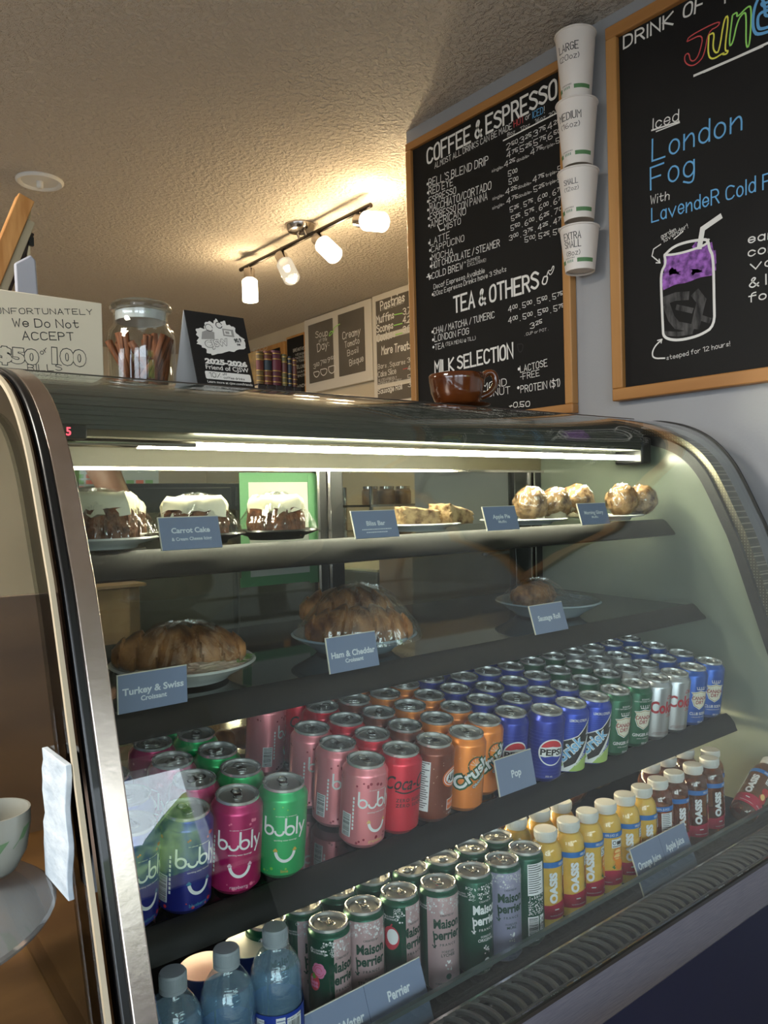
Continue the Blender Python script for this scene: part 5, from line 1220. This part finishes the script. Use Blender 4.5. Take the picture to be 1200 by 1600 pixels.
def jar():
    cx, cy = .552, 1.335; t = thing('glass_jar', 'clear glass jar of cinnamon sticks with a glass lid', 'jar', (cx, cy, ZL))
    R = .0575
    out = [(0, .0), (.05, .0), (.056, .004), (R, .012), (R, .088), (.0565, .098), (.053, .106), (.048, .112), (.0455, .116), (.0455, .134), (.047, .137)]
    inn = [(.0445, .137), (.043, .134), (.043, .114), (.050, .104), (.0545, .088), (.0545, .012), (.05, .007), (0, .006)]
    g = thin('jar_glass', (.96,.975,.96), 0., .05, .95)
    b = MB(); b.lathe(out+inn, 64, close=False); b.build('jar_body', g, t, local=True, smooth=50)
    b = MB(); b.lathe([(0, .137), (.040, .137), (.051, .139), (.0525, .143), (.051, .148), (.047, .152), (.036, .1545), (0, .1535)], 64, close=False); ld = b.build('jar_lid', thin('lid_glass', (.86,.90,.90), .0, .12, .85), t, local=True)
    b = MB(); b.lathe([(.0428, .120), (.0428, .136), (.0405, .136), (.0405, .120), (.0428, .120)], 48, close=False); b.lathe([(0, .1205), (.0405, .1205)], 48, close=False); b.build('seal', thin('seal_plastic', (.92,.93,.93), .2, .1, .6, diffuse=(225,225,225), dfac=.55), ld, local=True)
    m = noise_mat('cinnamon', (84,42,18), (138,78,40), 40, .7, .001, stretch=(6,6,.6))
    n, hh = 26, .085; v = []
    for z in (0, hh):
        for i in range(n+1):
            f = i/n; a = f*PI*4.2; r = .0035+.0045*abs(f-.5)*2
            s_ = -1 if f < .5 else 1; v.append((s_*.0034+r*.62*math.cos(a), r*.8*math.sin(a), z))
    f = [(i, i+1, n+2+i, n+1+i) for i in range(n)]
    rnd = random.Random(21); first = None; lab = 'brown cinnamon stick among the others in the glass jar'
    for k in range(30):
        a = rnd.random()*2*PI; q = rnd.random()**.5*.036; tx = rnd.uniform(-.75, .75); ty = rnd.uniform(-.6, .6)
        L_ = hh; d = Vector((math.sin(tx), math.sin(ty)*math.cos(tx), math.cos(tx)*math.cos(ty))).normalized()
        base = Vector((q*math.cos(a), q*math.sin(a), .009+rnd.random()*.008)); top = base+d*L_
        rr = math.hypot(top.x, top.y)
        if rr > .046:
            s_ = .046/rr; top.x *= s_; top.y *= s_; d = (top-base).normalized()
        e = d.to_track_quat('Z', 'Y').to_euler()
        if first is None:
            b = MB(); b.add(v, f); first = b.build('cinnamon_stick', m, None, loc=(0, 0, 0), smooth=40, solid=.0012); o = first; tag(o, lab, 'cinnamon stick', 'cinnamon sticks in the jar')
        else: o = first.copy(); COL.objects.link(o)
        o.location = (cx+base.x, cy+base.y, ZL+base.z); o.rotation_euler = e
jar()
def poster():
    t = thing('tent_card', 'black tent card with a white emblem and friend of radio lettering', 'sign', (.672, 1.245, ZL)); w, h = .117, .150
    lean = .33; t.rotation_euler = (-lean, 0, 0)
    mk = prin('poster_black', (22,20,20), .5); mw = prin('poster_white', (222,218,212), .6); mg = prin('poster_grey', (150,146,142), .6)
    b = MB(); b.box(-w/2, w/2, 0, .0015, 0, h); b.build('front_panel', mk, t, local=True)
    M = Matrix.Translation((0, .0015, h)) @ Matrix.Rotation(2*lean, 4, 'X') @ Matrix.Translation((0, 0, -h))
    b = MB(); b.box(-w/2, w/2, .0, .0015, .0, h, 0, M); b.build('rear_panel', mw, t, local=True)
    l = Lab(); rnd = random.Random(6)
    # jagged white burst with block lettering
    pts = []
    base = [(-.040, .098), (-.044, .112), (-.034, .118), (-.026, .116), (-.024, .128), (-.014, .134), (-.006, .130), (.000, .141), (.006, .133), (.016, .139), (.020, .130), (.033, .129), (.036, .116), (.047, .108), (.051, .100), (.050, .088), (.030, .081), (.008, .075), (-.018, .066), (-.026, .068), (-.032, .078), (-.042, .084), (-.046, .090)]
    for i, p in enumerate(base):
        q = base[(i+1) % len(base)]; pts.append(p)
        for f in (.35, .7):
            m = Vector(p).lerp(Vector(q), f); c = Vector((.004, .103)); m = c+(m-c)*(1.0+(.10 if f < .5 else -.03)*rnd.random()); pts.append((m.x, m.y))
    l.poly(pts, 1, 1)
    l.rect(.009, .107, .031, .122, 2, 2); l.rect(.012, .110, .026, .119, 1, 3); l.rect(.014, .112, .022, .117, 2, 4)
    l.poly([(-.036, .095), (-.010, .098), (-.008, .112), (-.02, .116), (-.032, .110)], 2, 2); l.rib(arc(-.017, .120, .007, 0, 330, 14), .0012, 0, 2); l.rib(arc(.004, .128, .006, 20, 340, 12), .0016, 0, 2)
    l.text('CJSW', -.006, .0845, .0125, 2, bold=.08, rot=.22, w=.050, lay=3); l.text('CJSW', -.006, .085, .0118, 1, bold=.02, rot=.22, w=.046, lay=4)
    l.text('90.9', .037, .0975, .0075, 0, bold=.04, rot=.2, w=.015, lay=3); l.text('FM', .037, .0905, .004, 0, bold=.04, rot=.2, lay=3)
    l.text('2025-2026', .004, .0485, .0092, 1, bold=.06, w=.083); l.text('Friend of CJSW', .004, .0375, .0085, 1, bold=.012, w=.084)
    r = [(-.0425+.0025*0, .0195)]; x0, x1, y0, y1, c = -.0415, .0475, .0185, .0335, .003
    l.poly(arc(x1-c, y1-c, c, 0, 90, 5)+arc(x0+c, y1-c, c, 90, 180, 5)+arc(x0+c, y0+c, c, 180, 270, 5)+arc(x1-c, y0+c, c, 270, 360, 5), 1, 1)
    l.hand('10%', -.034, .0225, -.013, .0225, .0085, 0, sw=.0009, jit=0); l.hand('off', -.008, .0277, .000, .0277, .0042, 0, sw=.0006, jit=0); l.hand('coffee drinks', -.007, .0213, .034, .0213, .0042, 0, sw=.0006, jit=0)
    l.text('Learn more at cjsw.com/friends', .004, .0110, .0046, 1, bold=.01, w=.088)
    b = MB(); l.emit(b, lambda x, y, q: (x, -.0003-.00012*q, y)); b.build('printing', [mk, mw, mg], t, local=True, smooth=0)
poster()
def books():
    cols = [((112,84,38), (96,40,28)), ((110,52,30), (30,36,42)), ((96,28,40), (96,28,40)), ((104,88,44), (86,40,30)), ((34,36,46), (34,36,46)), ((92,48,32), (92,48,32))]
    x = .724; ws = [.0155, .0165, .0195, .0115, .0095, .0100]; hs = [.058, .060, .063, .058, .055, .053]
    names = ['mustard and brown spine', 'brown spine with a black title label', 'dark red spine', 'olive and brown spine', 'charcoal spine', 'reddish brown spine']
    gold = prin('gilt', (170,130,60), .4, .6)
    for i, (w, h) in enumerate(zip(ws, hs)):
        z = ZL+.0145; lab = 'small old book, %s, %s' % (names[i], 'leftmost of the row' if i == 0 else 'rightmost of the row' if i == 5 else 'in the row on the ledge')
        t = thing('old_book', lab, 'book', (x+w/2, 1.26, z), 'small leather books on the ledge')
        a, c = cols[i]; ma = noise_mat('leather_%d%d%d' % a, a, tuple(int(v*.7) for v in a), 60, .5, .0006); mc = prin('label_%d%d%d' % c, c, .5)
        b = MB(); n = 8; pr = [(-w/2+.0004, .02)]+[(w/2*math.sin(-PI/2+PI*k/n)*.97, -.018-.004*math.cos(-PI/2+PI*k/n)) for k in range(n+1)]+[(w/2-.0004, .02)]
        b.extr(pr, 2, 0, h); b.build('cover', ma, t, local=True, smooth=50)
        b = MB()
        pr2 = [(w/2*math.sin(-PI/2+PI*k/n)*.99, -.0184-.0042*math.cos(-PI/2+PI*k/n)) for k in range(n+1)]+[(w/2*.9, -.016), (-w/2*.9, -.016)]
        b.extr(pr2, 2, h*.42, h*.72); b.build('title_label', mc, t, local=True, smooth=50)
        b = MB()
        for f in (.08, .24, .40, .74, .90): b.extr([(px*1.03, py-.0006) for px, py in pr2], 2, h*f, h*f+.0014)
        b.build('spine_band', gold, t, local=True, smooth=50)
        x += w+.0006
    xs = .723
    for k in range(5):
        w = .0165; t = thing('flat_book', 'dark flat book under the standing books, %s' % ['leftmost of five', 'second of five', 'middle of five', 'fourth of five', 'rightmost of five'][k], 'book', (xs+w/2, 1.26, ZL), 'dark books lying under the row')
        b = MB(); b.box(-w/2, w/2, -.026, .022, 0, .0025); b.box(-w/2, w/2, -.026, .022, .0115, .014); b.box(-w/2, w/2, -.026, -.0235, .0, .014); b.build('cover', prin('dark_leather', (36,24,22), .5), t, local=True, bevel=.001)
        b = MB(); b.box(-w/2+.001, w/2-.001, -.0235, .020, .0025, .0115); b.build('pages', prin('pages', (150,130,100), .8), t, local=True)
        xs += w+.0022
books()
def mug():
    cx, cy = 1.252, 1.27; mm = noise_mat('brown_glaze', (70,34,14), (104,54,22), 12, .12, coat=.6)
    s = thing('saucer', 'brown glazed saucer under the brown mug on the ledge', 'saucer', (cx, cy, ZL))
    b = MB(); b.lathe([(0, .002), (.03, .002), (.032, 0), (.04, 0), (.072, .007), (.074, .009), (.071, .010), (.04, .005), (0, .005)], 48, close=False); b.build('dish', mm, s, local=True)
    t = thing('coffee_mug', 'wide brown glazed coffee mug on the ledge before the menu board', 'mug', (cx, cy, ZL+.0052)); t.rotation_euler = (0, 0, -.5)
    R = .062
    b = MB(); b.lathe([(0, .003), (.028, .002), (.032, 0), (.036, .001), (.050, .012), (.058, .032), (R, .058), (R+.001, .069), (R-.001, .0715), (R-.004, .069), (R-.005, .058), (.053, .032), (.045, .014), (0, .008)], 64, close=False); b.build('bowl', mm, t, local=True, smooth=60)
    b = MB(); P = smooth_path([(.054, 0, .060), (.070, 0, .079), (.088, 0, .076), (.092, 0, .054), (.078, 0, .032), (.054, 0, .022)], 3)
    b.tube(P, .0075, 12); b.build('handle', mm, t, local=True)
mug()
def easel():
    t = thing('easel_sign', 'oak-edged folding board leaning at the left end of the ledge', 'easel', (.30, 1.40, ZL))
    d = Vector((.121, 0, .312)).normalized(); n = Vector((d.z, 0, -d.x)); A = Vector((.267, 1.40, H+.214)); Ln = .324
    def bar(a, b_, w, y0, y1, name, m):
        q = MB(); a = Vector(a); b_ = Vector(b_); e = (b_-a).normalized(); nn = Vector((e.z, 0, -e.x))
        c = [a-nn*w/2, a+nn*w/2, b_+nn*w/2, b_-nn*w/2]; q.extr([(p.x, p.z) for p in c], 1, y0, y1); return q.build(name, m, t, bevel=.0015)
    bar(A, A+d*Ln, .026, 1.385, 1.41, 'oak_rail', noise_mat('oak_rail', (168,112,54), (204,150,88), 60, .5, .0005, stretch=(1,1,.15)))
    bar(A+n*.020+d*.02, A+n*.020+d*(Ln-.03), .014, 1.392, 1.70, 'board_panel', prin('panel_cream', (176,160,130), .6))
    bar(A+n*.030+d*.02, A+n*.030+d*(Ln-.045), .006, 1.40, 1.69, 'dark_edge', prin('dark_edge', (50,34,20), .6))
    top = A+d*(Ln-.01)+n*.012
    bar(top, top+Vector((-.012, 0, -.30)), .005, 1.40, 1.42, 'rear_leg', prin('leg_cream', (210,190,150), .5))
    b = MB(); b.box(top.x-.004, top.x+.004, 1.395, 1.402, top.z-.062, top.z-.048); b.build('hook', M_blackm, t)
    g = thing('grey_card', 'pale grey upright foam card behind the bills sign', 'card', (.372, 1.36, ZL))
    b = MB(); b.extr([(.357, H+.2005), (.395, H+.2005), (.386, H+.405), (.378, H+.412), (.353, H+.394)], 1, 1.352, 1.360); b.build('card', prin('foam_grey', (164,164,172), .6), g, bevel=.003)
easel()

# ------------------------------------------------------------------ behind the case: counter, appliances, person
def kitchen():
    t = thing('work_counter', 'long grey work counter behind the display case', 'counter', (1.5, 2.0, 0))
    b = MB(); b.box(.35, 1.9, 1.72, 2.03, H-.39, H-.352); b.build('worktop', prin('counter_grey', (88,86,80), .35), t, bevel=.003)
    b = MB(); b.box(.37, 1.88, 1.76, 2.01, 0, H-.39); b.build('cupboard', prin('counter_base', (60,58,56), .6), t)
    zt = H-.3515
    t = thing('carton', 'brown wooden crate behind the left end of the case', 'crate', (.69, 1.90, zt))
    m = noise_mat('crate_wood', (120,92,66), (150,118,86), 12, .7, .001, stretch=(1,1,.2))
    b = MB(); b.box(.60, .722, 1.86, 1.98, zt, zt+.160); b.build('box', m, t, bevel=.002); b = MB(); b.box(.727, .755, 1.88, 1.98, zt, zt+.158); b.build('side_board', m, t, bevel=.002)
    b = MB(); b.box(.595, .76, 1.85, 1.99, zt+.161, zt+.168); b.build('lid', m, t)
    t = thing('coffee_machine', 'black box-shaped machine beside the person behind the cake slices', 'machine', (.71, 2.15, 0))
    b = MB(); b.box(.665, .765, 2.045, 2.17, 0, H+.028); b.build('housing', prin('machine_black', (34,37,36), .5), t, bevel=.004)
    b = MB(); b.box(.675, .755, 2.04, 2.045, H-.05, H-.02); b.build('front_panel', M_blackp, t)
    # tall dark cooler with panels
    t = thing('dark_cooler', 'dark grey cooler with two panels behind the left shelves', 'cooler', (1.25, 2.55, 0))
    md = prin('cooler_grey', (72,74,70), .45); b = MB(); b.box(.93, 1.72, 2.45, 2.9, 0, H+.075); b.build('cabinet', md, t, bevel=.004)
    for x0, x1 in ((.95, 1.31), (1.33, 1.70)):
        for z0, z1 in ((H-.48, H-.02), (H-.005, H+.06)):
            b = MB(); b.box(x0, x1, 2.435, 2.449, z0, z1); b.build('panel', prin('cooler_panel', (84,86,82), .4), t, bevel=.003)
    # oven with a sticker
    t = thing('counter_oven', 'grey countertop oven with a small red-lettered sticker', 'oven', (1.55, 2.0, zt))
    mo = prin('oven_grey', (104,102,94), .4, .4); b = MB(); b.box(1.40, 1.80, 1.76, 2.02, zt+.012, zt+.150); b.build('body', mo, t, bevel=.004)
    b = MB(); b.box(1.395, 1.805, 1.75, 2.03, zt+.150, zt+.158); b.build('top_plate', prin('oven_top', (190,180,140), .35), t, bevel=.002)
    b = MB(); b.box(1.60, 1.80, 1.748, 1.758, zt+.118, zt+.146); b.build('control_strip', prin('oven_strip', (140,134,118), .35, .5), t)
    b = MB(); b.box(1.475, 1.55, 1.756, 1.7585, zt+.07, zt+.105); st = b.build('sticker', prin('sticker', (200,192,170), .6), t)
    lb = Lab(); lb.text('CROWN', 1.514, zt+.09, .010, 0, bold=.02, w=.05); lb.rect(1.484, zt+.078, 1.544, zt+.080, 0, 1); b = MB(); lb.emit(b, lambda x, y, l: (x, 1.7555, y)); b.build('lettering', prin('sticker_red', (170,60,40), .6), st, smooth=0)
    for x in (1.42, 1.78):
        for y in (1.79, 1.99):
            b = MB(); b.lathe([(.014, 0), (.012, .012)], 12, 0, Matrix.Translation((x, y, zt))); b.build('foot', M_blackp, t)
    t = thing('brown_cabinet', 'brown wooden cabinet seen through the rear door at right', 'cabinet', (1.6, 1.62, 0))
    b = MB(); b.box(1.36, 1.90, 1.56, 1.70, 0.0, H-.105); b.build('carcass', noise_mat('cabinet_brown', (122,90,56), (142,106,68), 8, .5, stretch=(1,1,.2)), t, bevel=.003)
    b = MB(); b.box(1.62, 1.75, 1.553, 1.56, H-.16, H-.152); b.build('pull', M_chrome, t)
    t = thing('steel_rack', 'steel wire rack holding jars behind the bliss bars', 'rack', (1.42, 2.35, 0))
    for x in (1.78, 2.06):
        for y in (2.26, 2.42):
            b = MB(); b.tube([(x, y, 0), (x, y, H+.055)], .008, 8); b.build('post', M_chrome, t)
    for z in (H-.3, H-.02):
        b = MB(); b.box(1.77, 2.07, 2.25, 2.43, z, z+.008); b.build('rack_shelf', M_chrome, t)
    for k, x in enumerate((1.84, 1.92, 2.0)):
        j = thing('storage_jar', 'brown storage jar on the steel rack, %s' % ['left', 'middle', 'right'][k], 'jar', (x, 2.34, H-.0118), 'jars on the rack')
        b = MB(); b.lathe([(.03, 0), (.032, .004), (.032, .05), (.026, .058)], 24); b.build('jar_body', noise_mat('jar_brown', (110,80,56), (150,116,80), 40, .5), j, local=True); b = MB(); b.lathe([(.028, .0585), (.028, .068), (0, .069)], 24); b.build('jar_lid', M_chrome, j, local=True)
    # notice board with coloured slips
    t = thing('notice_board', 'pale notice board with red and green slips behind the kitchen counter', 'notice board', (1.25, 3.52, H+.12))
    for x in (1.05, 1.48):
        b = MB(); b.box(x-.015, x+.015, 3.53, 3.56, 0, H+.05); b.build('stand_leg', M_chrome, t)
    b = MB(); b.box(1.02, 1.52, 3.52, 3.54, H+.04, H+.22); b.build('board', prin('notice_pale', (186,200,206), .6), t)
    b = MB(); lb = Lab(); rnd = random.Random(3)
    for k in range(26):
        x = 1.05+.045*(k % 10); z = H+.06+.026*(k//10)+.02; lb.rect(x, z, x+.036, z+.017, 0 if rnd.random() < .6 else 1, 1)
    lb.emit(b, lambda x, y, l: (x, 3.519, y)); b.build('slips', [prin('slip_red', (226,120,110), .7), prin('slip_green', (120,180,120), .7)], t, smooth=0)
kitchen()
def skin(name, verts, edges, radii, mat, root=0, parent=None, sub=2):
    me = bpy.data.meshes.new(name); me.from_pydata(verts, edges, []); me.materials.append(mat)
    o = bpy.data.objects.new(name, me); COL.objects.link(o)
    sk = o.modifiers.new('skin', 'SKIN'); sk.use_smooth_shade = True
    if not me.skin_vertices: 
        bm = bmesh.new(); bm.from_mesh(me); bm.verts.layers.skin.verify(); bm.to_mesh(me); bm.free()
    for i, r in enumerate(radii):
        v = me.skin_vertices[0].data[i]; v.radius = r if isinstance(r, tuple) else (r, r); v.use_root = (i == root)
    s_ = o.modifiers.new('sub', 'SUBSURF'); s_.levels = sub; s_.render_levels = sub
    if parent: o.parent = parent
    return o
def person():
    t = thing('person', 'person in a dark short-sleeved top working behind the counter, face hidden by the bills sign', 'person', (.64, 2.41, 0))
    sk = noise_mat('skin', (176,128,104), (190,142,118), 20, .5); P = Vector
    # local axes: r = across the shoulders (image right), f = towards the camera
    r = P((.7756, -.631, 0)); f = P((-.631, -.7756, 0)); u = P((0, 0, 1))
    def at(a, b_, z): return tuple(r*a+f*b_+u*z)
    V_ = [at(0,0,.95), at(0,0,1.10), at(0,.0,1.26), at(0,0,1.39), at(0,.01,1.46), at(0,.02,1.52), at(0,.03,1.60), at(0,.025,1.68),
          at(.17,0,1.385), at(.265,.05,1.205), at(.315,.11,1.15), at(.335,.145,1.115),
          at(-.16,0,1.385), at(-.21,-.01,1.14), at(-.20,.12,1.02), at(-.18,.19,1.0),
          at(.09,0,.88), at(.10,.01,.50), at(.10,-.02,.09), at(.11,.10,.045), at(-.09,0,.88), at(-.10,.01,.50), at(-.10,-.02,.09), at(-.11,.10,.045)]
    E_ = [(0,1),(1,2),(2,3),(3,4),(4,5),(5,6),(6,7),(3,8),(8,9),(9,10),(10,11),(3,12),(12,13),(13,14),(14,15),(0,16),(16,17),(17,18),(18,19),(0,20),(20,21),(21,22),(22,23)]
    R_ = [.13,.12,.135,.11,.055,.06,.088,.07,.06,.042,.033,.026,.06,.042,.033,.026,.085,.055,.04,.035,.085,.055,.04,.035]
    o = skin('body', V_, E_, R_, sk, 0, t)
    # hand: palm, four fingers and a thumb on the visible arm
    hv = [at(.333,.142,1.118)]; he = []; hr = [.018]
    for k, (ln, off) in enumerate(((.062, -.021), (.070, -.007), (.066, .007), (.052, .020))):
        b0 = len(hv); base = P(at(.342, .165, 1.095))+f*off
        hv += [tuple(base), tuple(base+r*ln*.25+f*.02-u*ln*.5), tuple(base+r*ln*.3+f*.02-u*ln)]; hr += [.0095, .0085, .0075]; he += [(0, b0), (b0, b0+1), (b0+1, b0+2)]
    b0 = len(hv); hv += [tuple(P(at(.33,.178,1.10))), tuple(P(at(.345,.20,1.07)))]; hr += [.010, .008]; he += [(0, b0), (b0, b0+1)]
    skin('hand', hv, he, hr, sk, 0, t)
    shirt = prin('dark_shirt', (40,42,44), .8)
    SV = [V_[0], V_[1], V_[2], V_[3], at(0,0,1.43), V_[8], at(.232,.03,1.265), V_[12], at(-.20,0,1.20)]
    skin('shirt', SV, [(0,1),(1,2),(2,3),(3,4),(3,5),(5,6),(3,7),(7,8)], [.15,.145,.155,.13,.08,.075,.062,.075,.062], shirt, 0, t)
    TV = [V_[0], V_[16], V_[17], V_[18], V_[20], V_[21], V_[22]]
    skin('trousers', TV, [(0,1),(1,2),(2,3),(0,4),(4,5),(5,6)], [.15,.10,.07,.06,.10,.07,.06], prin('dark_trousers', (36,38,46), .8), 0, t)
    b = MB(); lumpy(b, *at(0, -.01, 1.635), .098, .10, .098, 2, .06, 2.); b.build('hair', prin('dark_hair', (22,17,15), .5), t, local=True, smooth=60)
    b = MB(); c = P(at(0, .115, 1.60)); lumpy(b, c.x, c.y, c.z, .012, .012, .02, 1, 0, 1, 2); b.build('nose', sk, t, local=True)
    for s_ in (-.032, .032):
        b = MB(); c = P(at(s_, .104, 1.62)); lumpy(b, c.x, c.y, c.z, .010, .010, .007, 1, 0, 1, 2); b.build('eye', prin('eye_dark', (40,30,26), .3), t, local=True)
    b = MB(); c = P(at(0, .103, 1.555)); lumpy(b, c.x, c.y, c.z, .022, .022, .006, 1, 0, 1, 2); b.build('mouth', prin('lips', (150,84,78), .5), t, local=True)
person()

# ------------------------------------------------------------------ the neighbouring dry case at the left edge
def neighbour():
    t = thing('bakery_case', 'wood-lined bakery case at the left edge beside the display case', 'display case', (-.3, 1.0, 0))
    mw = noise_mat('bakery_wood', (92,60,26), (124,86,44), 10, .45, .0004, stretch=(.2,1,1)); 
    A = [(p[0], p[1]+H) for p in prof_off(.052)] + [(1.28, H-.60), (1.28, H+.12)]
    b = MB(); b.extr(A, 0, .2475, .2515); b.build('end_glass', M_glass, t)
    b = MB(); strip(b, -.002, .004, .2475, .2525); b.build('edge_bead', prin('bead_cream', (190,176,150), .5), t)
    b = MB(); b.extr([(.70, H-.56), (1.3, H-.49), (1.3, H-.52), (.70, H-.60)], 0, -1.3, .254); b.build('wood_deck', mw, t)
    b = MB(); b.box(-1.3, .254, 1.28, 1.30, H-.52, H-.13); b.build('rear_board', mw, t)
    b = MB(); b.box(-1.3, .254, .68, 1.3, .0, H-.60); b.build('base', prin('bakery_base', (52,36,22), .5), t)
    # smoked strip printed along the front of the end panel
    b = MB(); strip(b, .0, .048, .2555, .2585); b.build('smoked_band', prin('smoked_band', (58,46,38), .08, 1.), t)
    t = thing('glass_platter', 'large round glass platter in the bakery case at far left', 'platter', (.088, .875, H-.432))
    b = MB(); b.lathe([(.05, 0), (.055, .002), (.02, .012), (.02, .03), (.12, .036), (.155, .040), (.157, .044), (.154, .046), (.12, .041), (0, .039)], 56, close=False); b.build('platter', thin('platter_glass', (.82,.86,.88), .05, .12, .8, diffuse=(120,130,138), dfac=.30), t, local=True)
    mc = prin('cup_china', (140,139,128), .3, coat=.2); mg = prin('leaf_print', (92,120,84), .4)
    for k, (x, y, z, lab) in enumerate(((.200, .920, H-.3855, 'white china cup with green leaves, nearest on the platter'), (.150, .985, H-.3855, 'white china cup behind another on the glass platter'))):
        c = thing('tea_cup', lab, 'cup', (x, y, z), 'leaf-patterned cups')
        b = MB(); b.lathe([(0, .002), (.02, .0), (.024, .004), (.034, .022), (.0385, .05), (.0385, .066), (.0365, .066), (.0355, .05), (.03, .022), (0, .006)], 40, close=False)
        b.build('bowl', mc, c, local=True, smooth=60)
        l = Lab()
        for a, yy in ((.0, .035), (.03, .045), (-.03, .04), (.06, .032), (-.06, .048), (.09, .04)):
            l.poly([(a-.010, yy-.006), (a-.002, yy-.005), (a+.009, yy+.008), (a-.004, yy+.006)], 0, 1); l.rib([(a-.010, yy-.006), (a-.016, yy-.012)], .001, 0, 1)
        b = MB(); l.emit(b, wrap(lambda z: .0385-max(0, .05-z)*.16), .006); b.build('leaf_print', mg, c, local=True)
    t = thing('paper_bag', 'crumpled white paper bag leaning beside the display case end', 'paper bag', (.238, .83, H-.41))
    b = MB(); rnd = random.Random(5); n = 12
    A = [(.80+.004*math.sin(i), H-.385+.135*i/n) for i in range(n+1)]; B = [(.875+.004*rnd.uniform(-1, 1), H-.385+.135*i/n) for i in range(n+1)]
    b.extr(A+B[::-1], 0, .2405, .2468); b.build('bag', noise_mat('white_paper', (176,188,198), (206,214,220), 22, .7, .004, stretch=(1,1,2)), t, bevel=.001)
    pass
neighbour()
